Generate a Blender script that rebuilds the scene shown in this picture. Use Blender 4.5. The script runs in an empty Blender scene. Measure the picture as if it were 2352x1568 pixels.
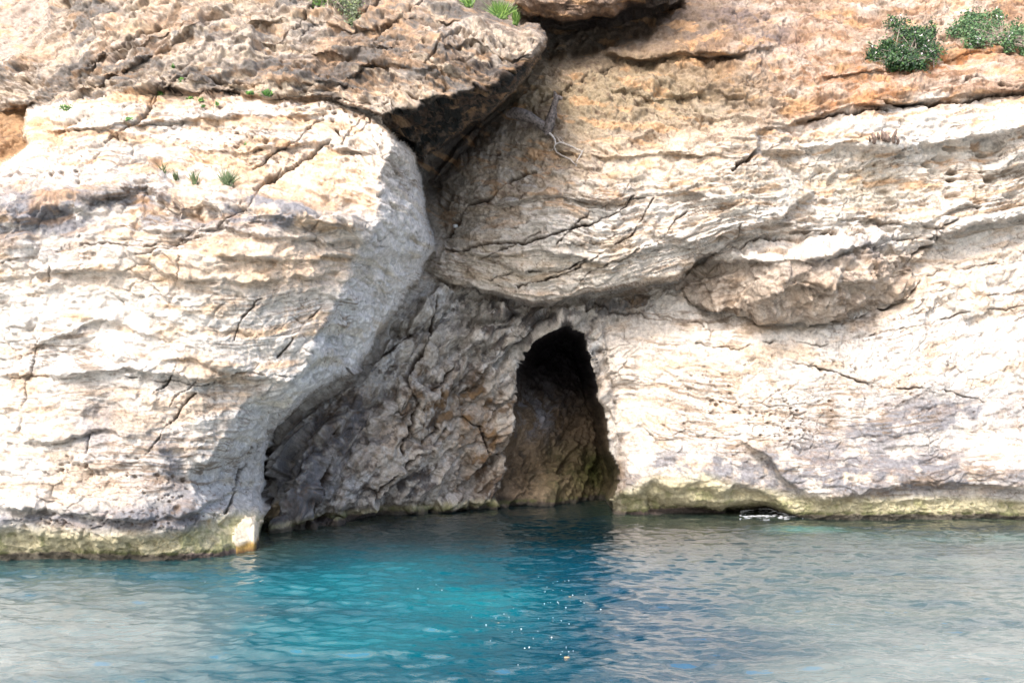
import bpy, math, random
import numpy as np
from mathutils import Vector
from concurrent.futures import ThreadPoolExecutor

R = math.radians
S = bpy.context.scene
COL = S.collection
QUAL = 1.0          # mesh density

# ------------------------------------------------------------------ camera
# drawing units: the photo is 2352 x 1568 units; F_PX is the focal length in those units
F_PX, CX, HY, CAMZ = 2287.0, 1176.0, 930.0, 2.5
cam = bpy.data.cameras.new('camera')
cam.sensor_width = 36.0
cam.lens = 36.0 * F_PX / 2352.0
cam.shift_y = (HY - 784.0) / 2352.0
cam.clip_end = 2000
co = bpy.data.objects.new('camera', cam); COL.objects.link(co)
co.location = (0, 0, CAMZ); co.rotation_euler = (R(90), 0, 0)
S.camera = co

# ------------------------------------------------------------------ light
SUN_DIR = Vector((-0.29, -0.62, 0.73)).normalized()      # towards the sun
w = bpy.data.worlds.new('World'); S.world = w; w.use_nodes = True
nt = w.node_tree
bg = nt.nodes['Background']; bg.inputs[1].default_value = 0.15
sky = nt.nodes.new('ShaderNodeTexSky'); sky.sky_type = 'NISHITA'; sky.sun_disc = False
sky.sun_elevation = math.asin(SUN_DIR.z)
sky.sun_rotation = math.atan2(SUN_DIR.x, SUN_DIR.y)
sky.air_density = 1.0; sky.dust_density = 4.0; sky.ozone_density = 1.0
nt.links.new(sky.outputs[0], bg.inputs[0])
sl = bpy.data.lights.new('sun', 'SUN'); sl.energy = 1.25; sl.angle = R(12.0); sl.color = (1.0, 0.965, 0.93)
so = bpy.data.objects.new('sun', sl); COL.objects.link(so)
so.rotation_euler = SUN_DIR.to_track_quat('Z', 'Y').to_euler()
so.location = (-8, -10, 30)
S.view_settings.view_transform = 'Standard'; S.view_settings.look = 'None'
S.view_settings.gamma = 1.0; S.view_settings.exposure = 1.58
S.cycles.use_denoising = True; S.cycles.denoiser = 'OPENIMAGEDENOISE'; S.cycles.denoising_input_passes = 'RGB_ALBEDO_NORMAL'; S.cycles.denoising_prefilter = 'ACCURATE'; S.cycles.use_adaptive_sampling = False; S.render.filter_size = 1.2
S.cycles.max_bounces = 6; S.cycles.diffuse_bounces = 4; S.cycles.glossy_bounces = 3

# ------------------------------------------------------------------ numpy noise
POOL = ThreadPoolExecutor(4)
def par(fn, *arrs):
    n = arrs[0].size
    if n < 40000: return fn(*[a.ravel() for a in arrs]).reshape(arrs[0].shape)
    ix = np.array_split(np.arange(n), 16)
    fl = [a.ravel() for a in arrs]
    out = list(POOL.map(lambda i: fn(*[a[i[0]:i[-1] + 1] for a in fl]), ix))
    return np.concatenate(out).reshape(arrs[0].shape)
U32 = np.uint32
def hsh(i, j, k, s):
    h = i.astype(np.int64).astype(U32) * U32(374761393) + j.astype(np.int64).astype(U32) * U32(668265263) \
        + k.astype(np.int64).astype(U32) * U32(2147483647 - 56789) + U32((s * 974711 + 12345) & 0xffffffff)
    h ^= h >> U32(13); h *= U32(1274126177); h ^= h >> U32(16); h *= U32(2246822519); h ^= h >> U32(13)
    return h
def h01(h): return (h & U32(0xffffff)).astype(np.float32) / np.float32(16777215.0)
def _vn(x, y, z, s):
    xi, yi, zi = np.floor(x), np.floor(y), np.floor(z)
    fx, fy, fz = x - xi, y - yi, z - zi
    fx = fx * fx * fx * (fx * (fx * 6 - 15) + 10); fy = fy * fy * fy * (fy * (fy * 6 - 15) + 10); fz = fz * fz * fz * (fz * (fz * 6 - 15) + 10)
    r = 0
    for a in (0, 1):
        wx = fx if a else 1 - fx
        for b in (0, 1):
            wy = fy if b else 1 - fy
            for c in (0, 1):
                wz = fz if c else 1 - fz
                r = r + wx * wy * wz * h01(hsh(xi + a, yi + b, zi + c, s))
    return (r * 2 - 1).astype(np.float32)
def vn(x, y, z, s=0): return par(lambda a, b, c: _vn(a, b, c, s), x, y, z)
def fbm(x, y, z, s=0, o=4, g=0.5, l=2.03, ridge=False):
    def f(x, y, z):
        t = 0; a = 1.0; n = 0
        for k in range(o):
            v = _vn(x * l ** k + 17.3 * k, y * l ** k - 9.1 * k, z * l ** k + 4.7 * k, s + k)
            if ridge: v = 1 - 2 * np.abs(v) 
            t = t + a * v; n += a; a *= g
        return (t / n).astype(np.float32)
    return par(f, x, y, z)
def facet(x, y, z, s=0, tilt=1.0, sharp=17.0):
    """broken-rock field: every cell is a randomly tilted flat chip, blended over a short step; returns height + i * edge distance"""
    def f(x, y, z):
        xi, yi, zi = np.floor(x), np.floor(y), np.floor(z)
        d1 = np.full(x.shape, 9e9, np.float32); d2 = d1.copy(); hh = np.zeros(x.shape, np.float64); ws = np.full(x.shape, 1e-30)
        for a in (-1, 0, 1):
            for b in (-1, 0, 1):
                for c in (-1, 0, 1):
                    h = hsh(xi + a, yi + b, zi + c, s)
                    cx = xi + a + h01(h); h2 = h * U32(747796405) + U32(1); h2 ^= h2 >> U32(15)
                    cy = yi + b + h01(h2); h3 = h2 * U32(747796405) + U32(1); h3 ^= h3 >> U32(15)
                    cz = zi + c + h01(h3); h4 = h3 * U32(747796405) + U32(1); h4 ^= h4 >> U32(15)
                    dx, dy, dz = x - cx, y - cy, z - cz
                    d = dx * dx + dy * dy + dz * dz
                    val = (h01(h4) - 0.5) + tilt * (dx * (h01(h4 >> U32(3)) - 0.5) + dz * (h01(h3 >> U32(5)) - 0.5) + dy * (h01(h2 >> U32(4)) - 0.5)) * 1.6
                    wgt = np.exp(-sharp * d); hh += wgt * val; ws += wgt
                    d2 = np.where(d < d1, d1, np.minimum(d2, d)); d1 = np.minimum(d1, d)
        return (hh / ws + 1j * (np.sqrt(d2) - np.sqrt(d1))).astype(np.complex64)
    return par(f, x, y, z)
def cellpits(x, y, z, s=0):
    def f(x, y, z):
        xi, yi, zi = np.floor(x), np.floor(y), np.floor(z)
        d1 = np.full(x.shape, 9e9, np.float32)
        for a in (-1, 0, 1):
            for b in (-1, 0, 1):
                for c in (-1, 0, 1):
                    h = hsh(xi + a, yi + b, zi + c, s)
                    h2 = h * U32(747796405) + U32(1); h2 ^= h2 >> U32(15)
                    h3 = h2 * U32(747796405) + U32(1); h3 ^= h3 >> U32(15)
                    h4 = h3 * U32(747796405) + U32(1); h4 ^= h4 >> U32(15)
                    d = (x - xi - a - h01(h)) ** 2 + (y - yi - b - h01(h2)) ** 2 + (z - zi - c - h01(h3)) ** 2
                    rad = 0.12 + 0.38 * h01(h4) ** 2
                    d1 = np.minimum(d1, np.sqrt(d) / rad)
        return d1.astype(np.float32)
    return par(f, x, y, z)
def sstep(a, b, x):
    t = np.clip((x - a) / (b - a), 0, 1); return t * t * (3 - 2 * t)

# ------------------------------------------------------------------ coarse drawing fields
CS = 4.0
gu = np.arange(-300, 2660, CS, dtype=np.float32); gv = np.arange(-320, 1460, CS, dtype=np.float32)
GU, GV = np.meshgrid(gu, gv)
Z0 = np.zeros_like(GU)
def jit(amp, s, sc=60.0, o=5):
    return amp * fbm(GU / sc, GV / sc, Z0, s, o, 0.6)
def sdf_poly(pts, u=None, v=None):
    u = GU if u is None else u; v = GV if v is None else v
    p = np.array(pts, np.float32); n = len(p)
    d = np.full(u.shape, 9e9, np.float32); ins = np.zeros(u.shape, bool)
    for i in range(n):
        a, b = p[i], p[(i + 1) % n]
        ex, ey = b - a; wx, wy = u - a[0], v - a[1]
        t = np.clip((wx * ex + wy * ey) / (ex * ex + ey * ey + 1e-9), 0, 1)
        d = np.minimum(d, (wx - t * ex) ** 2 + (wy - t * ey) ** 2)
        if ey != 0:
            c = ((a[1] <= v) != (b[1] <= v)) & (u < ex * (v - a[1]) / ey + a[0])
            ins ^= c
    d = np.sqrt(d)
    return np.where(ins, d, -d)                      # positive inside
def rbf(pts):
    p = np.array(pts, np.float64); n = len(p)
    X = p[:, :2] / 500.0
    def k(r): return np.where(r > 0, r * r * np.log(r + 1e-12), 0)
    rr = np.sqrt(((X[:, None] - X[None]) ** 2).sum(-1))
    A = np.zeros((n + 3, n + 3)); A[:n, :n] = k(rr) + np.eye(n) * 1e-3
    A[:n, n] = 1; A[:n, n + 1:] = X; A[n, :n] = 1; A[n + 1:, :n] = X.T
    c = np.linalg.solve(A, np.concatenate([p[:, 2], [0, 0, 0]]))
    U = np.clip(GU, -260, 2600) / 500.0; V = np.clip(GV, -220, 1400) / 500.0
    out = c[n] + c[n + 1] * U + c[n + 2] * V
    for i in range(n):
        out = out + c[i] * k(np.sqrt((U - X[i, 0]) ** 2 + (V - X[i, 1]) ** 2))
    return out.astype(np.float32)
def blob(cx, cy, rx, ry, ang=0, p=1.0):
    a = R(ang); du = GU - cx; dv = GV - cy
    x = (du * math.cos(a) - dv * math.sin(a)) / rx; y = (du * math.sin(a) + dv * math.cos(a)) / ry   # ang: anticlockwise in the picture
    return np.exp(-(x * x + y * y) ** p)

# ---- wall behind everything
D = rbf([(1420,1190,22.3),(1450,1120,22.3),(1600,1190,22.05),(1850,1190,22.0),(2352,1190,22.0),(2600,1190,22.0),(2352,1400,22.0),(1500,1400,22.1),
  (1440,1000,22.7),(1400,850,23.0),(1600,1000,22.4),(1600,1100,22.0),(1900,1100,21.85),(1900,1000,22.3),(2352,1000,22.2),(2352,1100,21.8),(1500,780,23.0),(1700,830,22.5),(2000,820,22.3),(2352,750,22.5),
  (2200,620,22.6),(1450,690,23.5),(1600,650,23.4),
  (600,1230,20.1),(620,1100,20.5),(700,1150,20.6),(800,1000,21.4),(900,1180,22.4),(1000,900,22.6),(1100,1170,23.8),(1150,800,23.5),(1150,1000,23.9),(900,1000,21.9),
  (1000,700,22.7),(1250,720,23.2),(1350,760,23.0),(700,1000,20.9),(850,850,21.8),(940,700,22.3),(620,1400,20.3),(1100,1400,23.8),
  (300,1100,21),(300,600,22),(0,300,20.6),(0,50,25),(-250,50,25),(-250,300,20.8),(500,100,22.5),(1000,450,24.6),(1000,300,25.2),(1300,100,26),(2300,0,26),(2300,300,24)])
# fold lines in the recess
def ramp_poly(pts, amp, wd, js=0, ja=8):
    """raise (towards camera) what lies inside, soft edge"""
    return amp * sstep(-wd, wd, sdf_poly(pts) + jit(ja, 300 + js))
D -= ramp_poly([(760,1400),(770,1180),(800,1080),(880,940),(940,860),(1000,900),(980,1000),(1060,1080),(1110,1190),(1100,1400)], .35, 16, 1)
D -= ramp_poly([(940,860),(1000,770),(1130,740),(1180,760),(1190,830),(1140,900),(1080,980),(1000,980)], .30, 14, 2)
D -= ramp_poly([(1250,780),(1170,745),(1080,730),(1050,700),(1200,700),(1330,715),(1345,735),(1300,742)], .2, 14, 3)
D -= ramp_poly([(640,1400),(630,1200),(650,1090),(720,1000),(790,960),(760,1060),(735,1130),(720,1220),(740,1400)], .45, 10, 4)
# lower right: sea-worn brow above the notch
D += .75 * sstep(-6, 30, sdf_poly([(1385,1400),(1385,1150),(1430,1135),(1470,1120),(1560,1135),(1640,1150),(1760,1150),(1840,1190),(1850,1400)]) + jit(10, 311))
D -= .42 * sstep(-6, 10, sdf_poly([(1700,1010),(1770,1060),(1830,1130),(1880,1150),(2000,1130),(2100,1110),(2352,1130),(2600,1120),(2600,1020),(2352,1030),(2100,1075),(1980,1080),(1900,1060),(1800,1040)]) + jit(14, 312))
D += .35 * sstep(-5, 12, sdf_poly([(1470,1120),(1500,1100),(1540,1120),(1600,1105),(1660,1130),(1700,1110),(1760,1130),(1800,1150),(1780,1190),(1480,1190)]) + jit(14, 314))
D += .8 * sstep(-4, 14, sdf_poly([(1660,1158),(1700,1150),(1760,1148),(1800,1160),(1845,1192),(1800,1200),(1660,1200)]) + jit(4, 313))
LAB = np.zeros(GU.shape, np.int8)       # 0 wall
W0 = D.copy()

# ---- upper wall that overhangs the recess
E_pts = [(940,-900),(940,300),(955,560),(965,615),(1000,640),(1050,655),(1130,672),(1220,692),(1300,685),(1400,660),(1550,637),(1605,600),(1650,580),(1700,547),(1800,535),(1950,530),(2090,545),(2160,545),(2220,515),(2300,500),(3000,470),(3000,-900)]
sE = sdf_poly(E_pts) + jit(12, 21, 50, 6)
DE = rbf([(1300,680,22.2),(1050,650,22.5),(1600,600,21.9),(985,600,23.1),(1100,550,22.6),(1250,600,22.0),(1400,640,21.95),(1400,560,21.65),(1400,440,21.6),(1250,430,22.0),(1120,440,23.0),(1300,330,22.6),
  (1050,350,24.0),(1000,450,24.2),(1010,540,23.6),(1480,325,22.4),(1500,250,22.9),(1400,200,23.2),(1700,150,23.0),(1650,60,24.2),(2000,290,22.1),(2352,270,22.0),(2600,260,22.0),(2352,330,21.9),(2000,425,22.7),(2200,430,22.6),(2352,420,22.5),(2200,500,22.1),(1850,460,22.4),
  (1720,400,21.9),(1700,340,22.0),(1740,480,22.0),(1850,500,22.1),(1700,540,22.0),(2100,540,22.3),(2352,490,22.4),(2600,480,22.5),(2352,190,22.6),(2100,180,23.1),(1900,200,23.0),(2000,110,23.8),(2250,110,24.0),(1500,60,24.8),(2352,0,25.6),(1900,0,25.6),
  (1300,150,24.2),(1330,80,25.4),(1180,240,23.9),(1230,300,23.1),(1200,360,23.1),(2352,-200,27.5),(1300,-200,26.5),(2600,-200,27.5)])
def ledge(field, line, up=60, down=40, amp=.3, js=0, ja=6, wd=4):
    """rock above the line stands proud, below it is cut back; line runs left to right"""
    pts = np.array(line, np.float32)
    yl = np.interp(GU.ravel(), pts[:, 0], pts[:, 1]).reshape(GU.shape).astype(np.float32)
    x0, x1 = pts[0, 0], pts[-1, 0]
    wob = np.clip(.75 + 1.1 * fbm(GU / 75, GV / 200, Z0, 500 + js, 4, .6), .08, 1.7)
    env = wob * sstep(x0 - 10, x0 + 40, GU) * (1 - sstep(x1 - 40, x1 + 10, GU))
    q = GV - yl + jit(ja, 400 + js, 40)
    prof = np.where(q < 0, -np.exp(-(np.minimum(q, 0) / up) ** 2), np.exp(-np.abs(q) / down) * 1.0)
    s = sstep(-wd, wd, q)
    prof = -np.exp(-(np.minimum(q, 0) / up) ** 2) * (1 - s) + np.exp(-np.maximum(q, 0) / down) * s
    return field + amp * env * prof
DE = ledge(DE, [(1370,118),(1470,140),(1560,132),(1640,128),(1700,132),(1790,108)], 35, 50, .28, 1)
DE = ledge(DE, [(1590,122),(1720,128)], 24, 30, .30, 11, 3)
DE = ledge(DE, [(1730,305),(1800,290),(1880,265),(1960,245),(2100,238),(2200,222),(2352,208),(2600,190)], 60, 40, .22, 2)
DE = ledge(DE, [(1740,352),(1850,345),(1950,338),(2060,350),(2200,325),(2352,300),(2600,290)], 40, 60, .25, 3, 12, 10)
DE = ledge(DE, [(1400,200),(1500,232),(1620,215),(1750,232)], 40, 40, .10, 4, 10)
DE = ledge(DE, [(1260,345),(1400,360),(1560,352),(1690,365)], 40, 50, .12, 5, 10)
DE = ledge(DE, [(1100,480),(1250,450),(1400,470),(1560,440),(1700,470)], 30, 40, .13, 6, 10)
DE = ledge(DE, [(1000,575),(1150,590),(1260,575),(1400,600),(1520,560),(1640,575)], 30, 30, .13, 7, 9)
DE = ledge(DE, [(1000,625),(1120,600),(1200,622),(1300,610),(1450,625)], 22, 30, .10, 8, 8)
DE = ledge(DE, [(1880,180),(2000,170),(2100,150),(2200,130),(2352,110)], 40, 50, .18, 9, 8)
DE = ledge(DE, [(1880,500),(2000,505),(2120,520),(2200,480),(2352,440)], 30, 30, .16, 10, 10)
DE -= .62 * sstep(-4, 5, sdf_poly([(1260,290),(1500,320),(1700,300),(1738,300),(1745,350),(1800,400),(1865,440),(1800,500),(1600,560),(1300,500),(1200,400)]) + jit(5, 31)) * sstep(1450, 1700, GU)
DE += .30 * blob(1487, 330, 42, 20, 0, 1.5)
DE += .35 * blob(2270, 345, 40, 26, 15, 1.5) + .2 * blob(2185, 300, 30, 12) + .25 * blob(2150, 372, 45, 10, 10) + .25 * blob(2320, 400, 50, 10, 10)
DE += .5 * np.exp(-np.abs(sdf_poly([(1175,235),(1110,290),(1060,350),(1000,420),(985,420),(1040,340),(1100,280)])) / 14)
blendE = sstep(-5, 5, sE)
rim = np.clip(1 - np.clip(sE, 0, 16) / 16, 0, 1)
fade = 1 - sstep(1560, 1760, GU) * .92
DE2 = DE + .30 * (1 - np.sqrt(np.clip(1 - rim ** 2, 0, 1))) * fade
D = D * (1 - blendE) + DE2 * blendE
LAB[sE > 0] = 1

# ---- dark hollow and the brow above it at the top centre
D += 1.3 * sstep(-14, 14, sdf_poly([(1225,110),(1235,60),(1290,40),(1420,30),(1560,20),(1500,60),(1480,90),(1400,110),(1330,125),(1260,130)]) + jit(12, 41))
sT = sdf_poly([(1185,-900),(1180,15),(1210,40),(1290,52),(1360,46),(1415,38),(1450,14),(1560,-20),(1570,-900)]) + jit(18, 42, 45, 6)
T = 23.0 + .35 * fbm(GU / 60, GV / 22, Z0, 44, 5, .6) + (GU - 1300) * .002 + .8 * np.clip(1 - np.clip(sT, 0, 50) / 50, 0, 1) ** 3
m = sstep(-4, 4, sT); D = D * (1 - m) + T * m

# ---- jutting boulder block
F_pts = [(1545,650),(1590,618),(1622,598),(1640,575),(1690,530),(1800,505),(1960,500),(2120,510),(2165,530),(2120,590),(2106,620),(2095,650),(2072,690),(2030,702),(1930,735),(1850,744),(1750,744),(1715,730),(1690,722),(1630,722),(1580,700)]
sF = sdf_poly(F_pts) + jit(13, 51, 45, 6)
DF = rbf([(1550,650,23.5),(1590,690,23.2),(1600,640,23.1),(1640,700,22.9),(1650,610,22.5),(1700,560,22.25),(1700,640,22.1),(1760,545,22.15),(1760,510,22.5),(1960,505,22.6),(2120,515,22.7),(1760,595,21.6),(1760,690,21.7),(1760,742,22.2),(1850,545,22.2),(1850,595,21.4),(1850,650,21.4),(1850,740,22.2),(1980,540,22.25),(1980,590,21.4),
   (1980,640,21.4),(1980,690,21.9),(2050,690,22.3),(2090,620,22.3),(2090,550,22.4),(2150,556,22.55),(1930,735,22.3)])
DF = ledge(DF, [(1600,600),(1718,602),(1788,604),(1902,593),(1963,569),(2042,564),(2086,604)], 24, 30, .28, 21, 8, 3)
DF = ledge(DF, [(1720,700),(1830,665),(1900,668),(1960,650),(2040,650)], 24, 24, .22, 22, 9)
DF += .45 * np.clip(1 - np.clip(sF, 0, 14) / 14, 0, 1) ** 2 * sstep(640, 700, GV)
blendF = sstep(-3, 4, sF)
DFm = np.where(sF > -30, DF + .06 * np.clip(8 - sF, 0, 60), 60)
D = np.where(GV < 590, -np.log(np.exp(-9 * (D - 22)) + np.exp(-9 * (DFm - 22))) / 9 + 22, np.where(DF < D + .6, D * (1 - blendF) + DF * blendF, D))
LAB[sF > 0] = 2
D += .35 * np.exp(-(np.clip(-sF, 0, None) / 16)) * (sF < 0) * (GV > 690) * sstep(1560, 1620, GU)

# ---- upper left crag with its dark underside
C_pts = [(118,-900),(114,0),(108,62),(62,104),(40,126),(0,138),(-400,210),(-400,300),(0,264),(60,252),(120,262),(300,290),(700,290),(860,300),(918,332),(952,350),(972,372),(1026,323),(1113,269),(1154,235),(1187,202),(1231,150),(1245,120),(1256,88),(1240,55),(1212,50),(1190,62),(1150,40),(1090,20),(1060,0),(1050,-900)]
sC = sdf_poly(C_pts) + jit(13, 61, 45, 6)
Cl_pts = [(-500,-900),(-500,300),(60,262),(200,235),(400,225),(600,228),(740,225),(800,245),(871,262),(930,240),(1000,214),(1073,208),(1076,181),(1120,190),(1180,168),(1238,132),(1300,80),(1300,-900)]
sCl = sdf_poly(Cl_pts) + jit(30, 62, 70, 6)
DC = rbf([(60,200,21.0),(150,60,22.0),(200,150,20.2),(300,50,20.8),(500,100,19.9),(500,190,19.2),(300,200,19.4),(800,100,19.6),(800,200,18.9),(1000,100,19.1),(1050,180,18.8),(1240,100,19.7),(1150,80,19.7),(700,0,20.8),(1000,0,20.6),(1150,30,20.6),(400,0,21),(0,220,21.3),(-250,220,22),
   (600,-200,23.0),(1100,-200,23.0),(200,-200,23.5)])
for i, L in enumerate([[(140,190),(250,120),(330,100),(420,60)],[(160,240),(300,150),(380,110),(480,50)],[(380,165),(450,195),(600,205),(760,190),(850,215)],[(520,120),(640,95),(760,130),(900,110),(1000,150)],
                       [(780,190),(860,150),(980,165),(1060,175)],[(560,60),(700,40),(830,70),(960,40),(1060,60)],[(1000,120),(1100,100),(1160,130),(1230,120)]]):
    DC = ledge(DC, L, 26, 20, .13, 30 + i, 12, 3)
DC += .028 * np.clip(-sCl, 0, 140) + .0
DC += .5 * np.clip(1 - np.clip(sC, 0, 22) / 22, 0, 1) ** 2
blendC = sstep(-4, 4, sC)
D = np.where(sC > -6, D * (1 - blendC) + np.minimum(DC, D + .3) * blendC, D)
LAB[(sC > 0)] = 3

# ---- left buttress, lit face and shaded flank
A_pts = [(-900,360),(-300,370),(0,378),(40,352),(62,335),(47,300),(66,252),(120,246),(200,226),(300,222),(400,216),(500,226),(600,226),(740,222),(800,240),(870,262),(905,318),(950,350),(970,420),(990,520),(1003,560),(975,605),(962,650),(930,685),(905,720),(870,765),(850,800),(808,858),(760,880),(700,920),(650,975),(612,1030),(604,1100),(603,1180),(598,1300),(598,1600),(-900,1600)]
Af_pts = [(-900,100),(500,100),(800,200),(872,262),(905,315),(882,375),(866,400),(872,470),(850,540),(820,590),(790,650),(760,720),(735,760),(718,800),(690,855),(640,890),(590,900),(550,930),(520,980),(475,1050),(440,1060),(440,1160),(480,1220),(560,1265),(590,1290),(590,1700),(-900,1700)]
sA = sdf_poly(A_pts) + jit(10, 71, 45, 6)
SL_pts = [(585,1181),(578,1187),(563,1185),(554,1198),(543,1211),(536,1206),(537,1225),(535,1238),(539,1256),(541,1275),(541,1330),(590,1330),(590,1268),(593,1256),(592,1237),(595,1212),(599,1193),(591,1194),(586,1190)]
sS = sdf_poly(SL_pts) + jit(5, 77, 22, 4)
sA = np.maximum(sA, sS)
sAf = sdf_poly(Af_pts) + jit(13, 72, 60, 6)
DA = rbf([(0,1285,16.1),(200,1285,16.05),(400,1285,16.0),(500,1275,16.4),(590,1265,17.0),(0,1200,15.95),(300,1200,15.8),(450,1200,16.3),(-250,1285,16.1),(-250,1000,16.5),(-250,700,17),(-250,450,17.3),(0,1000,16.3),(300,1000,16.15),(430,1040,16.4),(0,700,16.9),(300,720,16.6),(700,700,17.2),(250,850,16.2),
   (0,480,16.9),(400,480,16.8),(650,480,17.0),(800,540,17.4),(860,500,17.9),(0,425,17.6),(400,418,17.9),(650,430,17.9),(200,300,18.4),(600,300,18.5),(870,300,18.7),(870,400,18.2),(400,222,19.3),(100,260,19.3),(700,235,19.3),
   (790,640,17.5),(700,830,17.2),(590,890,17.0),(520,960,16.8),(200,1400,16.1),(590,1400,17.0),(580,1180,17.3),(500,1120,16.9)])
Bl = [(-500,450),(0,452),(60,445),(180,432),(290,400),(340,378),(372,396),(400,425),(470,430),(560,440),(620,455),(700,470),(760,480),(845,500)]
bl = np.array(Bl, np.float32); yB = np.interp(GU.ravel(), bl[:, 0], bl[:, 1]).reshape(GU.shape) + jit(9, 73, 30)
q = GV - yB; envB = 1 - sstep(800, 880, GU)
DA += envB * (.65 + .35 * sstep(150, 400, GU)) * (.45 * np.exp(-np.abs(np.minimum(q, 0)) / 60) * (1 - sstep(-3, 3, q)) - .55 * sstep(-3, 3, q) * np.exp(-(np.maximum(q - 10, 0) / (42 + 22 * fbm(GU / 90, GV * 0, Z0, 75, 3))) ** 4))
# bulges, hollows and ledges of the face
for i, (L, up, dn, am) in enumerate([([(0,640),(200,620),(420,640),(600,650),(800,620)], 40, 50, .10),([(0,860),(150,862),(300,850),(450,870),(600,868),(690,880)], 30, 60, .16),
      ([(350,840),(430,825),(520,850),(600,850)], 30, 46, .18),([(250,520),(380,535),(500,520),(600,545),(840,560)], 30, 40, .13),([(60,1020),(150,1010),(250,985),(330,1010)], 30, 40, .12),
      ([(60,800),(160,760),(230,735),(320,760),(400,790)], 26, 50, .14),([(0,1170),(100,1165),(200,1190),(330,1195),(450,1175),(560,1120)], 34, 30, .20),([(100,305),(300,290),(520,270),(760,262)], 30, 40, .12),
      ([(420,345),(560,350),(700,330),(860,360)], 30, 40, .12),([(500,590),(640,600),(760,590),(840,585)], 22, 26, .14)]):
    DA = ledge(DA, L, up, dn, am, 50 + i, 12)
DA += .30 * blob(190, 800, 110, 26, 28) + .25 * blob(235, 960, 45, 60, 0) + .22 * blob(120, 1150, 40, 40) + .25 * blob(420, 1090, 30, 60, 20)
DA += .24 * sstep(-10, 22, sdf_poly([(-900,1205),(0,1212),(100,1225),(220,1240),(400,1222),(470,1200),(520,1190),(590,1200),(590,1290),(590,1600),(-900,1600)]) + jit(8, 74)) - .12
DA += .0185 * np.clip(-sAf, 0, 150) * (1 - .85 * sstep(1070, 1220, GV))
DA += .45 * np.clip(1 - np.clip(sA, 0, 18) / 18, 0, 1) ** 2 * (1 - .75 * sstep(90, 160, GU) * sstep(800, 720, GU) * (GV < 300))
blendA = sstep(-3, 4, sA)
D = np.where(sA > -5, D * (1 - blendA) + DA * blendA, D)
LAB[sA > 0] = 4
D -= .13 * sstep(-2, 4, sS) * np.clip((1290 - GV) / 60, .55, 1)
D += .5 * np.exp(-((GU - 612 - (GV - 1100) * -.05) / 12) ** 2) * sstep(1020, 1060, GV)     # cleft beside the buttress foot

# ---- cave
H_pts = [(1230,776),(1256,760),(1298,752),(1338,770),(1356,820),(1368,878),(1382,930),(1396,980),(1404,1040),(1417,1070),(1420,1110),(1408,1150),(1405,1300),(1400,1500),(1135,1500),(1140,1165),(1150,1120),(1156,1060),(1164,1000),(1170,950),(1180,900),(1190,850),(1200,812),(1212,786)]
sH = sdf_poly(H_pts) + jit(11, 81, 34, 5)
DH = rbf([(1290,770,30),(1330,850,29.3),(1250,850,28.2),(1290,900,27.6),(1200,930,26.0),(1380,980,28),(1250,980,26.6),(1190,1080,25.0),(1290,1080,26.2),(1380,1080,27.6),(1170,1150,24.6),(1290,1150,25.4),(1390,1150,26.8),(1290,1400,25.4),(1160,1400,24.4),(1400,1400,26)])
tt = np.clip(sH / 28, 0, 1)
DH = D + (DH - D) * (1 - (1 - tt) ** 2.2)
DHx = np.where(sH > 0, DH, D)
D = DHx
D += .30 * np.exp(-np.abs(sH) / 5) * (sH > 0)
LAB[sH > 0] = 5
# sea notch: the dark gap at the foot of the cave and the recess
D += .55 * np.exp(-((GV - 1185 + (GU - 600) * .02) / 16) ** 2) * sstep(595, 640, GU) * (1 - sstep(1380, 1420, GU)) * 0.8

LAB[sS > 1] = 7
# ---- styles: bedding dip, strata, chips, roughness, pits
def wsum(base, items):
    out = np.full(GU.shape, base, np.float32)
    for b, val in items: out = out * (1 - b) + val * b
    return out
IN = lambda s, w=25: sstep(-w, w, s)
recess = IN(sdf_poly([(600,1500),(606,1040),(660,960),(820,870),(900,740),(990,640),(1220,700),(1400,680),(1560,650),(1480,720),(1380,740),(1400,850),(1440,1180),(1440,1500)]), 30) * (LAB != 4)
orange_top = IN(sdf_poly([(1420,-900),(1420,60),(1380,120),(1560,200),(1760,290),(1900,262),(2100,235),(3000,190),(3000,-900)]), 30)
lens = IN(sdf_poly([(960,620),(1050,510),(1200,440),(1500,420),(1700,460),(1690,540),(1600,600),(1400,670),(1220,695),(1050,660)]), 20)
flankA = IN(-sAf, 12) * (LAB == 4)
under = IN(-sCl, 10) * (LAB == 3)
lowright = IN(sdf_poly([(1400,760),(1620,760),(2100,700),(3000,640),(3000,1600),(1430,1600)]), 40) * (LAB != 4) * (LAB != 5)
DIP = rbf([(0,400,8),(400,450,-3),(800,550,-4),(300,700,2),(300,300,14),(700,300,20),(400,100,30),(900,150,-12),(1150,150,-20),(1250,550,14),(1500,600,10),(1250,400,12),(1500,250,8),(1600,100,-4),(1900,200,14),(2352,200,12),
   (2000,300,8),(2300,420,4),(2100,500,8),(1500,850,-8),(1900,850,6),(2352,700,14),(1900,1050,0),(2352,1100,-4),(900,1000,52),(700,1100,60),(1100,850,45),(1150,1050,60),(800,800,48),(600,950,40),(300,1100,20),(0,1100,10),(1800,680,18)])
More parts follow.
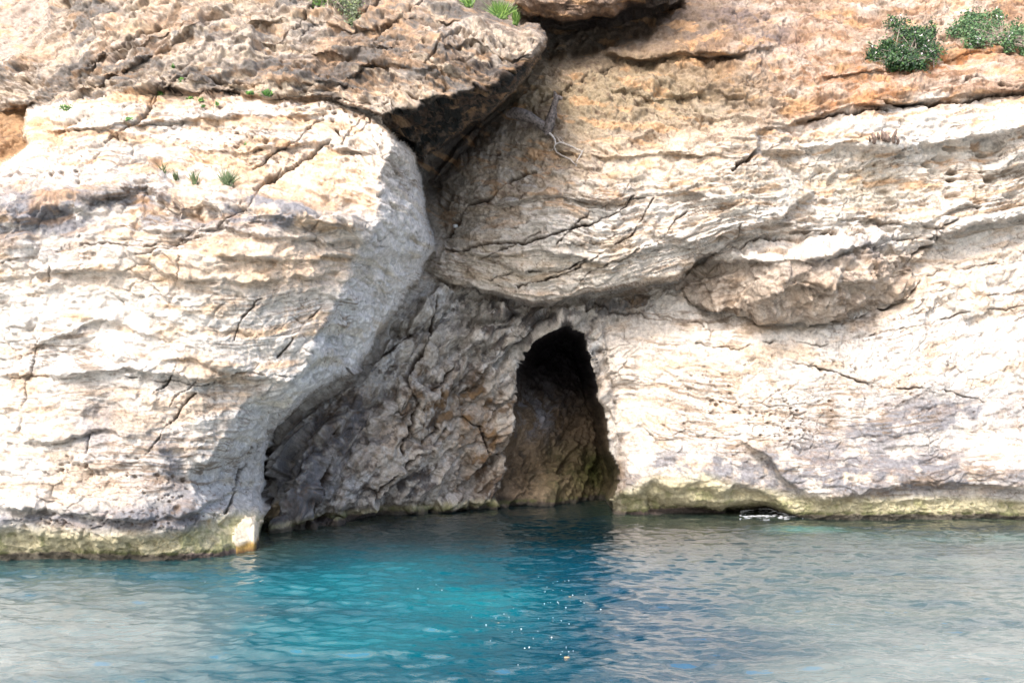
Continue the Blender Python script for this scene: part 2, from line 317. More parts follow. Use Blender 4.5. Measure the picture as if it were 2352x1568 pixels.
BL = [(3.0,[(-200,865),(0,860),(300,850),(450,870),(690,880)]),(4.6,[(-200,660),(0,650),(200,625),(420,640),(600,655),(800,630)]),(6.1,[(-200,470),(0,455),(180,432),(400,430),(620,455),(840,500)]),
  (7.9,[(-200,275),(100,250),(300,225),(500,225),(800,245)]),(9.1,[(100,190),(300,140),(600,110),(800,130),(1000,180),(1100,205)]),(10.2,[(200,60),(500,20),(800,10),(1000,60),(1200,120)]),(.55,[(0,1190),(300,1200),(560,1190)]),
  (0,[(-200,1285),(300,1285),(590,1265),(1100,1180),(1450,1190),(1900,1195),(2500,1190)]),(1.35,[(1450,1040),(1700,1060),(2000,1060),(2500,1040)]),(3.9,[(1450,770),(1600,790),(1780,785),(1900,795),(2130,740),(2352,690),(2550,650)]),
  (5.3,[(1040,655),(1220,692),(1400,660),(1600,600),(1700,560),(1900,560),(2160,560),(2400,520)]),(6.8,[(1040,515),(1250,500),(1400,520),(1600,480),(1750,460),(1900,480),(2352,440)]),(8.3,[(1200,345),(1560,352),(1740,340),(1950,338),(2200,320),(2352,295),(2550,270)]),
  (9.3,[(1300,200),(1500,235),(1740,270),(1900,250),(2100,235),(2352,200),(2550,180)]),(10.5,[(1380,118),(1640,128),(1800,110),(2000,110),(2352,60)]),(12.2,[(1400,-60),(2000,-60),(2400,-100)])]
Zg = CAMZ + (HY - GV) / F_PX * D
def zat(u, v): return float(Zg[int((np.clip(v, -300, 1440) - gv[0]) / CS), int((np.clip(u, -280, 2600) - gu[0]) / CS)])
bpts = []
for val, ln in BL:
    L = np.array(ln, float); us = np.arange(L[0, 0], L[-1, 0] + 1, 90)
    for uu, vv in zip(us, np.interp(us, L[:, 0], L[:, 1])):
        bpts.append((uu, vv, val))
BF = rbf(bpts)
BOFF = (BF - (CAMZ + (HY - GV) / F_PX * np.where(GU < 900, 17.6, 22.3))).astype(np.float32)
STR = wsum(.055, [(IN(sAf) * (LAB == 4), .032), (flankA, .045), (under, .07), (orange_top, .10), (lens, .19), (blob(2240, 480, 220, 50), .2), (recess, .04), (lowright, .040), ((LAB == 5) * 1., .03)])
THK = wsum(.55, [(orange_top, .28), (lens, .34), (lowright, .5), (recess, .6), (IN(sAf) * (LAB == 4), .62)])
CHP = wsum(.5, [((LAB == 1) * 1., .45), (orange_top, .35), (recess, .85), (under, 1.2), ((LAB == 3) * (1 - under), .85), (blob(1480, 210, 280, 110) * (LAB == 1), .8), (flankA, .8), (IN(sAf) * (LAB == 4), .38), (lowright, .28), (lens, .55), ((LAB == 2) * 1., 1.05), ((LAB == 5) * 1., .6), ((LAB == 7) * 1., .25),
                (blob(300, 480, 420, 50), .9)])
RGH = wsum(.8, [(orange_top, 1.6), (recess, 1.2), (under, 1.6), ((LAB == 3) * (1 - under), 1.25), (blob(1480, 210, 280, 110) * (LAB == 1), 1.8), (lowright, .6), (lens, .6), (blob(300, 480, 450, 45), 1.3), ((LAB == 2) * 1., 1.0), (blob(1200, 300, 140, 90), 1.3),
               (blob(1180, 120, 90, 60), 2.2), (blob(1900, 1160, 700, 34), 1.7), (blob(200, 1250, 500, 34), 1.6), (blob(2050, 480, 260, 60), 1.2)])
PIT = wsum(.25, [(IN(sAf) * (LAB == 4) * (GV < 420), 1.0), (blob(1850, 930, 380, 120), 1.0), (blob(150, 1120, 300, 60), 1.0), (blob(300, 1150, 330, 80), 1.0), (blob(2150, 400, 260, 90), .8), ((LAB == 3) * (1 - under), 1.0), (blob(1500, 220, 260, 100), .7), (recess, .0), (lens, 0.), ((LAB == 5) * 1., 0.)])

# ------------------------------------------------------------------ the fine sheet
def axis(lo, f0, f1, hi, st, cst):
    a = [f0]
    s = st
    while a[-1] > lo: s = min(s * 1.12, cst); a.append(a[-1] - s)
    b = list(np.arange(f0 + st, f1, st)); c = [b[-1]]; s = st
    while c[-1] < hi: s = min(s * 1.12, cst); c.append(c[-1] + s)
    return np.array(a[::-1] + b + c[1:], np.float32)
st = 1.75 / QUAL
au = axis(-1500, -24, 2376, 3900, st, 26); av = axis(-1150, -16, 1310, 1420, st, 22)
NU, NV = len(au), len(av)
UU, VV = np.meshgrid(au, av)
def samp(f, u=None, v=None):
    u = UU if u is None else u; v = VV if v is None else v
    x = np.clip((u - gu[0]) / CS, 0, len(gu) - 1.001); y = np.clip((v - gv[0]) / CS, 0, len(gv) - 1.001)
    xi = x.astype(int); yi = y.astype(int); fx = x - xi; fy = y - yi
    return ((f[yi, xi] * (1 - fx) + f[yi, xi + 1] * fx) * (1 - fy) + (f[yi + 1, xi] * (1 - fx) + f[yi + 1, xi + 1] * fx) * fy).astype(np.float32)
DD = samp(D.astype(np.float32))
DD += np.clip(-260 - VV, 0, None) * .004                 # leans back above the frame
# side wings curve gently
DD += np.clip(UU - 2600, 0, None) * .001
def to3(u, v, d): return (u - CX) / F_PX * d, d, CAMZ + (HY - v) / F_PX * d
def normals(X, Y, Z):
    gx = np.gradient(X, axis=1), np.gradient(Y, axis=1), np.gradient(Z, axis=1)
    gy = np.gradient(X, axis=0), np.gradient(Y, axis=0), np.gradient(Z, axis=0)
    n = [gx[1] * gy[2] - gx[2] * gy[1], gx[2] * gy[0] - gx[0] * gy[2], gx[0] * gy[1] - gx[1] * gy[0]]
    l = np.sqrt(n[0] ** 2 + n[1] ** 2 + n[2] ** 2) + 1e-12
    s = np.where(n[1] > 0, -1, 1) / l
    return [a * s for a in n]
def box(a, r):
    for ax in (0, 1):
        c = np.cumsum(np.pad(a.astype(np.float64), [(r + 1, r) if k == ax else (0, 0) for k in (0, 1)], mode='edge'), axis=ax)
        a = (c[2 * r + 1:] - c[:-2 * r - 1]) / (2 * r + 1) if ax == 0 else (c[:, 2 * r + 1:] - c[:, :-2 * r - 1]) / (2 * r + 1)
    return a.astype(np.float32)
X, Y, Z = to3(UU, VV, DD)
Ds = box(box(DD, 7), 7); Xs, Ys, Zs = to3(UU, VV, Ds)
N = normals(Xs, Ys, Zs)
sx, sy = np.gradient(Ds, au, axis=1), np.gradient(Ds, av, axis=0)
SLP = box(np.hypot(sx, sy) * F_PX / Ds, 3)
STEEP = 1 / (1 + (SLP / 4.0) ** 2)
N[0] = .5 * N[0]; N[2] = .5 * N[2]; N[1] = .5 * N[1] - .55
nl = np.sqrt(N[0] ** 2 + N[1] ** 2 + N[2] ** 2); N = [a / nl for a in N]
Yf = Ys * .35
dip = np.deg2rad(samp(DIP)); STRf, THKf, CHPf, RGHf, PITf = [samp(a) for a in (STR, THK, CHP, RGH, PIT)]
labf = LAB[np.clip(((VV - gv[0]) / CS + .5).astype(int), 0, len(gv) - 1), np.clip(((UU - gu[0]) / CS + .5).astype(int), 0, len(gu) - 1)]
# bedding coordinate: beds follow the lines drawn from the photograph, warped by noise
W1 = fbm(X / 3, Y / 3, Z / 3, 5, 3); W2 = fbm(X / .9, Y / .9, Z / .9, 9, 3)
B = samp(BF) + (Z - (CAMZ + (HY - VV) / F_PX * DD))
rcs = samp(recess.astype(np.float32)); rot = rcs > .5
ca_, sa_ = math.cos(R(48)), math.sin(R(48))
A_ = np.where(rot, X * ca_ + Z * sa_, X).astype(np.float32)
B = np.where(rot, Z * ca_ - X * sa_, B).astype(np.float32)
B = B + .22 * W1 + .10 * W2
def strata(B, thick, s):
    """steps: each bed gets its own set-back, with a sharp lip under it"""
    t = B / thick; k = np.floor(t); f = t - k
    r0 = h01(hsh(k, k * 0, k * 0, s)); r1 = h01(hsh(k + 1, k * 0, k * 0, s))
    e = sstep(.80, .98, f)
    prof = (r0 * (1 - e) + r1 * e) + .35 * (f - .5)
    return prof - .5
h = np.zeros_like(X)
lay = fbm(A_ / 1.6, Y / 1.6, B * 2.2, 33, 3)
h += STRf * 1.1 * strata(B, .62, 3) * (0.7 + .6 * lay) * np.where(THKf > .4, 1, .6)
h += STRf * .8 * strata(B + .13 * W2, .27, 4) * (0.6 + .8 * lay)
h += STRf * .55 * strata(B + .1 * W2, .115, 5) * np.clip(.5 + 1.4 * lay, 0, 1.6)
thin = sstep(.45, .3, THKf)
h += thin * .08 * fbm(A_ / .55, Y / .55, B / .085, 36, 4, .55, ridge=True)
W3 = fbm(X / .35, Y / .35, Z / .35, 19, 3); W4 = fbm(X / .35 + 9, Y / .35, Z / .35, 29, 3)
F1 = facet(A_ / 1.0 + .45 * W2 + .2 * W3, Yf / .8, B / .62 + .22 * W4, 11, 1.5)
F2 = facet(A_ / .45 + .4 * W2 + .4 * W3, Yf / .36, B / .26 + .3 * W4, 12, 1.6)
F3 = facet(A_ / .19 + .4 * W3, Yf / .15, B / .12 + .4 * W4, 13, 1.6)
for Fk, am, ed in ((F1, .20, .05), (F2, .12, .07), (F3, .065, .10)):
    h += CHPf * np.where(am < .2, STEEP, 1) * (am * Fk.real - am * .16 * np.exp(-(Fk.imag / ed) ** 2) * np.clip(W2 * 2 + .5, 0, 1.5))
rr_ = fbm(A_ / 2.2, Y / 2.2, B / .42, 37, 4, .55, ridge=True); F0 = facet(A_ / 1.9 + .4 * W2, Yf / 1.2, B / .62 + .3 * W3, 15, 1.6)
ge = np.exp(-(F0.imag / .07) ** 2) * sstep(-.1, .35, W2 + .5 * W1) * rcs
h += rcs * (.18 * rr_ + .34 * F0.real) - .16 * ge
big = fbm(X / 1.7, Y / 1.7, Z / 1.4, 41, 4, .5)
h += .13 * big * np.clip(RGHf, .5, 1.3) * np.where(labf == 4, .7, 1)
rg = fbm(A_ / .50, Y / .5, B / .32, 43, 6, .62, ridge=True)
rg2 = fbm(X / .12, Y / .12, Z / .10, 47, 3, .65)
rg3 = fbm(A_ / .07, Y / .07, B / .035, 48, 2, .7)
h += RGHf * (.080 * rg + .030 * rg2 + .010 * rg3)
# pits
pmask = sstep(-.25, .3, fbm(X / .8, Y / .8, Z / .5, 51, 3)) * PITf
p1 = cellpits(A_ / .15, Y / .15, B / .11, 52); p2 = cellpits(A_ / .085, Y / .085, B / .065, 53)
h -= pmask * (.10 * (1 - sstep(.4, 1.0, p1)) + .045 * (1 - sstep(.4, 1.0, p2)))
# honeycomb band at the foot of the left buttress and alveoles upper right
hc = samp(blob(330, 1195, 190, 22, 2) + .9 * blob(560, 1190, 20, 10) + .8 * blob(120, 1190, 120, 14)) * (labf == 4)
p3 = cellpits(X / .075, Y / .075, Z / .07, 54)
h -= np.clip(hc, 0, 1) * .07 * (1 - sstep(.5, 1.15, p3))
al = samp(blob(2200, 400, 210, 80, 6)) * (labf != 4)
p4 = cellpits(A_ / .55, Y / .55, B / .25, 55)
h -= np.clip(al, 0, 1) * .34 * (1 - sstep(.5, 1.3, p4))

# hand placed cracks (drawing units)
CR = [([(582,433),(610,418),(650,395),(690,368),(730,345),(761,324)],2.8,.28),([(577,385),(605,372),(612,360),(665,335),(700,305),(735,271)],2.4,.25),([(495,525),(530,500),(575,455),(600,425),(650,385)],2.4,.25),
 ([(150,240),(160,205),(185,150),(250,115),(300,95),(370,60)],2.6,.3),([(240,330),(330,270),(360,230),(390,190),(420,170),(470,175),(530,195),(610,205)],2.4,.3),([(250,140),(310,100),(330,75)],2,.2),
 ([(760,285),(790,320),(840,300),(850,270)],2,.18),([(300,290),(335,262),(345,235),(375,200)],2.2,.3),([(620,95),(690,60),(700,35),(760,0)],2.2,.28),([(860,90),(905,50),(950,25),(990,0)],2.4,.3),([(975,155),(1005,115),(1035,80),(1060,70)],2,.25),
 ([(800,35),(850,18),(880,0)],2,.3),([(660,130),(700,70),(760,20)],2,.2),([(840,270),(810,300),(785,330)],1.8,.2),([(1040,515),(1075,475),(1130,460),(1180,410),(1230,395)],3,.5),([(1025,540),(1060,500),(1040,515)],4,.6),
 ([(985,600),(1030,580),(1120,560),(1200,560),(1290,530),(1400,500),(1460,450)],2.4,.25),([(1190,660),(1280,640),(1320,615),(1400,570),(1450,545),(1480,500),(1500,455)],2.2,.22),([(1130,640),(1200,618),(1280,628),(1350,590)],2,.2),
 ([(1280,560),(1340,500),(1400,470),(1480,455)],2,.2),([(1330,640),(1400,600),(1500,560),(1540,520),(1580,480)],2,.2),([(1100,600),(1180,565),(1240,530)],2,.2),([(1060,520),(1110,510),(1150,525),(1190,520)],1.8,.15),
 ([(1605,590),(1660,578),(1700,560),(1760,545),(1850,545),(1900,535),(1980,545),(2080,550),(2130,545),(2160,530),(2200,500)],2.4,.2),([(2090,600),(2110,580),(2140,560),(2180,520)],2.4,.3),([(1930,745),(2010,715),(2080,690),(2110,650)],2,.3),
 ([(1860,840),(1900,848),(1960,870),(2000,882),(2050,890)],2.2,.18),([(1700,860),(1760,845),(1810,830),(1870,838)],1.8,.12),([(2060,890),(2130,890),(2200,905),(2260,925)],2,.15),([(1600,790),(1700,800),(1780,785),(1880,795),(2000,770),(2130,740),(2240,715),(2352,705)],1.8,.12),
 ([(2090,720),(2200,690),(2280,680),(2352,665)],1.8,.12),([(2100,640),(2180,620),(2280,605),(2352,598)],2,.14),([(1370,690),(1400,725),(1500,728),(1560,735),(1620,750)],1.8,.18),([(1000,700),(990,770),(960,820),(930,870),(960,930),(940,980),(920,1040)],2.6,.3),
 ([(1060,790),(1040,850),(1000,890)],2.4,.25),([(1010,650),(1100,665),(1150,690),(1180,720)],2.2,.2),([(1060,960),(1100,980),(1120,1040),(1150,1050)],2.6,.3),([(700,1230),(720,1150),(745,1080),(760,1000),(800,940)],3,.35),([(600,1200),(606,1140),(612,1050),(640,990)],3.4,.6),
 ([(860,1150),(900,1090),(960,1040),(1000,980)],2.4,.25),([(640,1130),(680,1100),(720,1020)],2.2,.25),([(520,1180),(535,1120),(560,1070),(575,1020)],2.2,.25),([(800,850),(850,830),(900,800),(940,770)],3,.3),([(120,650),(110,600),(150,560),(190,540)],2.2,.18),
 ([(410,640),(420,590),(400,560),(460,520),(490,500)],2.2,.2),([(310,590),(360,570),(440,555),(520,520),(560,480)],2.2,.18),([(45,990),(60,900),(70,850),(85,780),(110,730)],2.2,.18),([(310,960),(330,920),(400,860),(410,840)],2.4,.2),
 ([(330,1050),(360,1010),(400,960),(450,900)],2.4,.2),([(540,780),(560,720),(590,690),(640,660)],2.2,.18),([(640,820),(690,760),(740,700)],2,.18),([(0,600),(80,590),(200,560),(330,565),(440,550)],2,.12),([(200,1040),(210,990),(235,950)],2.2,.18),
 ([(0,870),(120,862),(240,855),(330,868),(460,880),(560,858),(680,862)],2.2,.14),([(390,930),(440,880),(470,850)],2.2,.15),([(1300,560),(1370,560),(1450,530)],1.8,.14),([(1270,215),(1340,190),(1400,160)],2,.2),([(1220,250),(1260,225),(1330,180),(1410,150)],2,.25),
 ([(1860,275),(1940,262),(2040,250)],2.2,.25),([(2170,190),(2250,190),(2352,200)],2.2,.2),([(2000,225),(2090,245),(2200,235),(2352,210)],2.4,.3),([(1680,390),(1740,350)],2.4,.3),([(1690,540),(1730,500),(1745,470)],2,.15)]
WU = 11.0 * fbm(UU / 34, VV / 34, UU * 0, 61, 5, .62); WV = 11.0 * fbm(UU / 34, VV / 34, UU * 0 + 7, 62, 5, .62)
cu_ = UU + WU; cv_ = VV + WV
crk = np.zeros_like(X); crs = np.zeros_like(X)
for pts, wd, dep in CR:
    p = np.array(pts, np.float32)
    i0, i1 = np.searchsorted(au, [p[:, 0].min() - 40, p[:, 0].max() + 40]); j0, j1 = np.searchsorted(av, [p[:, 1].min() - 40, p[:, 1].max() + 40])
    if i1 <= i0 or j1 <= j0: continue
    u = cu_[j0:j1, i0:i1]; v = cv_[j0:j1, i0:i1]; dd = np.full(u.shape, 9e9, np.float32)
    for a, b in zip(p[:-1], p[1:]):
        e = b - a; t = np.clip(((u - a[0]) * e[0] + (v - a[1]) * e[1]) / (e @ e), 0, 1)
        dd = np.minimum(dd, np.hypot(u - a[0] - t * e[0], v - a[1] - t * e[1]))
    mod = np.clip((1.0 if dep in (.28, .25, .3, .5) else .62) + 1.3 * fbm(u / 34, v / 34, u * 0, 63, 4, .6), .12, 1.5)
    g = np.exp(-(dd / (wd * .8 * mod)) ** 2)
    crk[j0:j1, i0:i1] = np.maximum(crk[j0:j1, i0:i1], dep * mod * g)
# random fine cracks from cell borders
mc = np.exp(-(F1.imag / .035) ** 2) * sstep(.0, .5, fbm(X / 2, Y / 2, Z / 2, 71, 2) + .15)
crk = np.maximum(crk, .07 * mc * np.clip(CHPf, .3, 1))
mc2 = np.exp(-(F2.imag / .05) ** 2) * sstep(.05, .4, fbm(X / 1.2, Y / 1.2, Z / .9, 72, 2))
crk = np.maximum(crk, .045 * mc2)
h -= crk
h = h * np.where(labf == 5, .1 + .9 * STEEP, .5 + .5 * STEEP) / (1 + (SLP / 11) ** 4)
h *= 1 - .72 * np.exp(-(((UU - 568) / 50) ** 2 + ((VV - 1235) / 60) ** 2) ** 2)
out = np.clip(-VV - 16, 0, 200) / 200
X = X + N[0] * h; Y = Y + N[1] * h; Z = Z + N[2] * h
# occlusion-free curvature used only for where weather stains gather on knobs: none

# ------------------------------------------------------------------ rock colours (pigment of the stone, some shade and fill light painted in, world anchored)
n1 = fbm(X / 1.3, Y / 1.3, Z / .8, 81, 5, .6); n2 = fbm(A_ / .8, Yf / .8, B / .18, 82, 4, .6); n3 = fbm(X / .25, Y / .25, Z / .25, 83, 4, .65); n4 = fbm(X / 2.6, Y / 2.6, Z / 2.0, 84, 4)
def mixc(c, m, col): 
    m = np.clip(m, 0, 1)[..., None]; return c * (1 - m) + np.array(col, np.float32) * m
C = np.empty(X.shape + (3,), np.float32); C[:] = (.63, .575, .51)
C = mixc(C, .5 + .5 * n1 + .5 * n2, (.68, .65, .61))
C = mixc(C, .75 * sstep(-.05, .45, n2 + .3 * n4), (.56, .43, .31))
P_ = lambda *b: samp(np.clip(sum(b), 0, 1).astype(np.float32))
isA = (labf == 4); isC = (labf == 3); far_ = ((UU < 125) & (VV < 380) & (labf <= 1)).astype(np.float32)
# creamier, ochre parts
warm = P_(.8 * blob(640, 600, 260, 70), .9 * blob(700, 420, 200, 90), .5 * blob(300, 640, 350, 25), blob(650, 205, 260, 30), .7 * blob(100, 310, 160, 60), .6 * blob(380, 220, 90, 30), .35 * blob(1500, 860, 300, 120), .6 * blob(1500, 330, 300, 70), .5 * blob(2100, 640, 250, 60))
C = mixc(C, warm * (.7 + .7 * n1), (.64, .42, .24))
C = mixc(C, isA * sstep(.05, .4, n2 + .4 * n1) * sstep(1000, 700, VV) * .7, (.60, .42, .27))
# warm brown upper right slope
C = mixc(C, samp(orange_top) * np.clip(.75 + .7 * n2 + .3 * n1, 0, 1) * .95 * (~isA) * (~isC), (.33, .195, .11))
C = mixc(C, samp(orange_top) * sstep(.1, .4, n1 - .5 * n3) * .6 * (~isA) * (~isC), (.42, .31, .235))
C = mixc(C, samp(orange_top) * sstep(.05, .3, n3 + .4 * n2) * .8 * (~isA) * (~isC), (.19, .11, .07))
C = mixc(C, isC * np.clip(.45 + .9 * n2, 0, 1) * .8, (.45, .34, .24))
C = mixc(C, isC * sstep(.0, .5, n1 + .6 * n3) * .75, (.22, .20, .19))
C = mixc(C, (isC | (labf == 1)) * sstep(.28, .5, n3) * .6, (.10, .075, .055))
rust = P_(blob(2080, 155, 190, 22, 8), blob(1950, 240, 160, 30, 20), .8 * blob(2200, 130, 160, 20, 8), .6 * blob(470, 225, 90, 24), blob(2230, 130, 120, 12, 14), .8 * blob(1640, 150, 300, 60), .7 * blob(1250, 712, 70, 22), .5 * blob(1240, 40, 80, 30), .8 * blob(900, 5, 120, 20), .7 * blob(400, 40, 80, 30))
C = mixc(C, rust * np.clip(.5 + n1 + .8 * n3, 0, 1), (.43, .175, .055))
# yellowish grey right wall of the upper part
C = mixc(C, P_(.8 * blob(1450, 250, 260, 110), .7 * blob(2000, 430, 300, 60), .8 * blob(1300, 180, 120, 60), .6 * blob(1250, 620, 260, 60)) * (.6 + .5 * n1) * (~isA) * (~isC), (.44, .36, .24))
# grey weathered skin on exposed knobs; shade of a face hollow painted in too
gm = np.clip(P_(.9 * blob(330, 480, 420, 48, -3), .8 * blob(80, 520, 160, 60), .95 * blob(620, 485, 150, 28, -10), .8 * blob(1180, 90, 110, 60), .5 * blob(500, 100, 420, 110), .9 * blob(300, 60, 60, 60), .5 * blob(850, 110, 260, 90), 1.2 * blob(1890, 606, 130, 18, 12), 1.1 * blob(2010, 574, 50, 18),
               1.2 * blob(1980, 1085, 480, 55), .9 * blob(1560, 1090, 140, 40), .8 * blob(2050, 980, 200, 30, 10), .7 * blob(2100, 950, 260, 60), .55 * blob(1480, 1120, 80, 60), 1.1 * blob(240, 1195, 480, 28), .6 * blob(450, 1140, 120, 60), .6 * blob(230, 980, 60, 90), .9 * blob(370, 1050, 60, 50), .7 * blob(1160, 160, 60, 30), .6 * blob(1740, 100, 60, 60), .8 * blob(1420, 90, 90, 50)), 0, 1)
C = mixc(C, 1.3 * gm * sstep(-.35, .45, n1 + .8 * n3 + .4 * rg), (.23, .225, .235))
gfl = samp(flankA.astype(np.float32)) * np.clip(sstep(330, 460, VV), .25, 1)
C = mixc(C, .85 * gfl * np.clip(.75 + .5 * n1, 0, 1), (.74, .73, .72))  # flank paled: fill light painted into the stone colour
C = mixc(C, .40 * gfl * sstep(.1, .6, n1 + n3 * .5), (.24, .24, .26))
C = mixc(C, .6 * gfl * sstep(.1, .4, n2 - .3 * n3), (.60, .54, .42))
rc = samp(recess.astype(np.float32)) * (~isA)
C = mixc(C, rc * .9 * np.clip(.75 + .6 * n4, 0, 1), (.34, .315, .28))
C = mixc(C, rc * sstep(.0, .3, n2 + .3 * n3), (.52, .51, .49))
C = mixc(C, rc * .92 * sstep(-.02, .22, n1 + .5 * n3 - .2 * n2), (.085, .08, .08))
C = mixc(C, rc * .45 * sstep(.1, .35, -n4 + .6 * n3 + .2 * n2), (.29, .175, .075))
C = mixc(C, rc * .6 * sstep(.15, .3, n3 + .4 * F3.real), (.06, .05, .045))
C = mixc(C, rc * .7 * sstep(.1, .45, F2.real * 1.0), (.52, .48, .42))
C = mixc(C, P_(blob(1110, 1000, 70, 150, -10), .7 * blob(1040, 930, 60, 60), .4 * blob(960, 820, 40, 60)) * rc * np.clip(.7 + n3 + .5 * n1, 0, 1) * .85, (.21, .125, .055))
C = mixc(C, ge * .4 * (labf != 4), (.05, .045, .04))  # fold grooves darkened, their shade painted into the colour
C = mixc(C, P_(blob(690, 1080, 110, 120, 25), .7 * blob(830, 960, 60, 90, -30)) * rc * np.clip(.8 + .8 * n3, 0, 1) * .9, (.13, .135, .15))  # left of the recess: bluish shade painted into the rock colour
# dark underside of the crag, brown black crust, with shade there and in the cleft painted in
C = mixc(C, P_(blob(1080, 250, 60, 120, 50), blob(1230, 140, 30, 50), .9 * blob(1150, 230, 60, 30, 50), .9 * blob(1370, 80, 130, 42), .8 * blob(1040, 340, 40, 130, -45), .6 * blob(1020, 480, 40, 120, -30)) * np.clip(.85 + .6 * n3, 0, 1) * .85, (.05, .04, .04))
C = mixc(C, P_(.8 * blob(1020, 130, 120, 40, -20), .6 * blob(1100, 190, 60, 30)) * isC * sstep(0, .5, n1 + .7 * n3), (.10, .085, .07))
C = mixc(C, P_(.7 * blob(1130, 430, 120, 110)) * (~isA) * .7 * np.clip(.6 + n1, 0, 1), (.28, .22, .16))
# boulder block
isF = (labf == 2)
C = mixc(C, isF * sstep(590, 606, VV + 20 * n1 + 30 * sstep(1900, 1980, UU)) * .85 * np.clip(.8 + .5 * n1, 0, 1), (.42, .335, .26))  # brown face, its downward shade painted in below the shelf edge
C = mixc(C, isF * sstep(.1, .35, n3 + .3 * n2) * .6 * sstep(585, 610, VV), (.13, .10, .08))
# cave inside
isH = (labf == 5)
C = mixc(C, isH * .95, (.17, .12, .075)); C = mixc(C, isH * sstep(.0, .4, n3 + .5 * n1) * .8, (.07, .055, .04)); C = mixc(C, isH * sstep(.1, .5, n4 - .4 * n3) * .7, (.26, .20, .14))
C = mixc(C, isH * sstep(980, 860, VV + 40 * n1), (.045, .04, .045))  # upper cave: deep shade painted into the colour
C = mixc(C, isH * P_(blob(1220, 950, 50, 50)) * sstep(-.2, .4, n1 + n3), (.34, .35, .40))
C = mixc(C, isH * sstep(1135, 1155, VV + 10 * n1) * .9, (.012, .011, .012))  # black gap at the cave foot, painted-in shade
C = mixc(C, isH * P_(blob(1335, 1090, 80, 60)) * np.clip(.75 + n1, 0, 1) * .9, (.10, .115, .03))
C = mixc(C, P_(blob(1425, 1080, 14, 60)) * .6 * (~isH), (.16, .10, .05))
# darker crust on crag and around the cleft, thin dirty seams along the beds, darker pits
C = mixc(C, isC * .8 * np.clip(.8 + n4, 0, 1), (.43, .35, .27))
C = mixc(C, isC * sstep(.15, .45, -n4 + .4 * n3) * .6, (.40, .23, .11))
C = mixc(C, isC * sstep(.0, .28, n1 - .5 * n3 - .3 * n2) * .88, (.15, .14, .13))
C = mixc(C, isC * sstep(.12, .3, n3 - .3 * n1) * .6, (.07, .055, .045))
C = mixc(C, isC * P_(blob(1130, 130, 150, 80, -30), .7 * blob(880, 180, 160, 40), .6 * blob(560, 100, 260, 60)) * sstep(-.2, .25, n1 + .6 * n3) * .88, (.055, .045, .04))
C = mixc(C, isC * sstep(.1, .35, n2 + .3 * n3) * .75, (.52, .43, .33))
C = mixc(C, P_(blob(1450, 150, 300, 150, 0, 1.5)) * (~isC) * (~isA) * np.clip(.75 + .5 * n1, 0, 1), (.22, .15, .085))
C = mixc(C, P_(blob(1350, 20, 220, 60), blob(1600, 60, 120, 50)) * (~isC) * .7, (.13, .10, .085))
C = mixc(C, P_(.9 * blob(1330, 190, 170, 90), .6 * blob(1230, 330, 120, 60), .5 * blob(1500, 200, 200, 60)) * (~isC) * (~isA) * np.clip(.7 + .7 * n1, 0, 1), (.27, .20, .13))
C = mixc(C, P_(.8 * blob(1050, 570, 110, 110), .45 * blob(1450, 400, 300, 50)) * (labf == 1) * np.clip(.8 + n4, 0, 1), (.42, .35, .26))  # left end of the overhang: shade painted into the stone
C = mixc(C, P_(.9 * blob(1450, 225, 300, 75, 0, 1.5), .8 * blob(1250, 300, 120, 90)) * (labf == 1) * np.clip(.75 + .6 * n1, 0, 1), (.30, .24, .155))
C = mixc(C, P_(blob(1250, 275, 70, 45)) * np.clip(.7 + n3, 0, 1) * (labf == 1) * .8, (.10, .065, .04))  # dark of a hollow behind the dead tree, painted-in shade
C = mixc(C, P_(.9 * blob(1700, 60, 110, 60), .8 * blob(1760, 150, 60, 60, -50), .8 * blob(1440, 60, 130, 50)) * sstep(-.1, .2, n1 + .5 * n3) * (labf == 1) * .85, (.16, .13, .125))
seam = sstep(.42, .62, fbm(A_ / 1.1, Y / 1.1, B / .055, 91, 3, .6, ridge=True)) * sstep(-.1, .4, fbm(X / 1.5, Y / 1.5, Z / .7, 92, 3))
C = mixc(C, np.clip(crk / .16, 0, 1) * np.where(isA, .5, .75) * (labf != 5), (.07, .045, .03))  # dirt in the cracks, darkened further to paint in their shade
C = mixc(C, seam * .8 * (rcs < .5) * (labf != 5), (.24, .18, .13))
C = mixc(C, pmask * (1 - sstep(.5, .95, p1)) * .75, (.22, .15, .10))
C = mixc(C, pmask * (1 - sstep(.5, .9, p2)) * .6, (.20, .14, .10))
C = mixc(C, np.clip(hc, 0, 1) * (1 - sstep(.5, .9, p3)) * .8, (.10, .08, .07))
spk = sstep(.30, .52, fbm(X / .075, Y / .075, Z / .06, 93, 3, .6)) * sstep(-.2, .35, n1 + .5 * n2)
C = mixc(C, spk * .8 * (labf != 5), (.16, .115, .085))
brow = samp(sT) 
C = mixc(C, sstep(-3, 3, brow) * np.clip(.8 + .5 * n1, 0, 1), (.21, .135, .09)); C = mixc(C, sstep(-3, 3, brow) * sstep(.0, .3, n3) * .8, (.07, .05, .04))
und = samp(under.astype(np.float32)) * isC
C = mixc(C, und * np.clip(.9 + .3 * n1, 0, 1), (.075, .045, .028))  # underside stains, with its shade painted into the same dark colour
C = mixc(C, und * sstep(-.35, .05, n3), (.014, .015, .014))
C = mixc(C, P_(blob(1085, 300, 26, 150, -48), blob(1000, 420, 30, 110, -25)) * (~isA) * (~isC) * np.clip(.85 + .6 * n1, 0, 1) * .85, (.07, .055, .045))  # cleft strip: shade painted into the wall colour
C = mixc(C, far_ * .95 * sstep(200, 240, VV), (.36, .215, .11)); C = mixc(C, far_ * .95 * sstep(240, 200, VV), (.40, .33, .28))
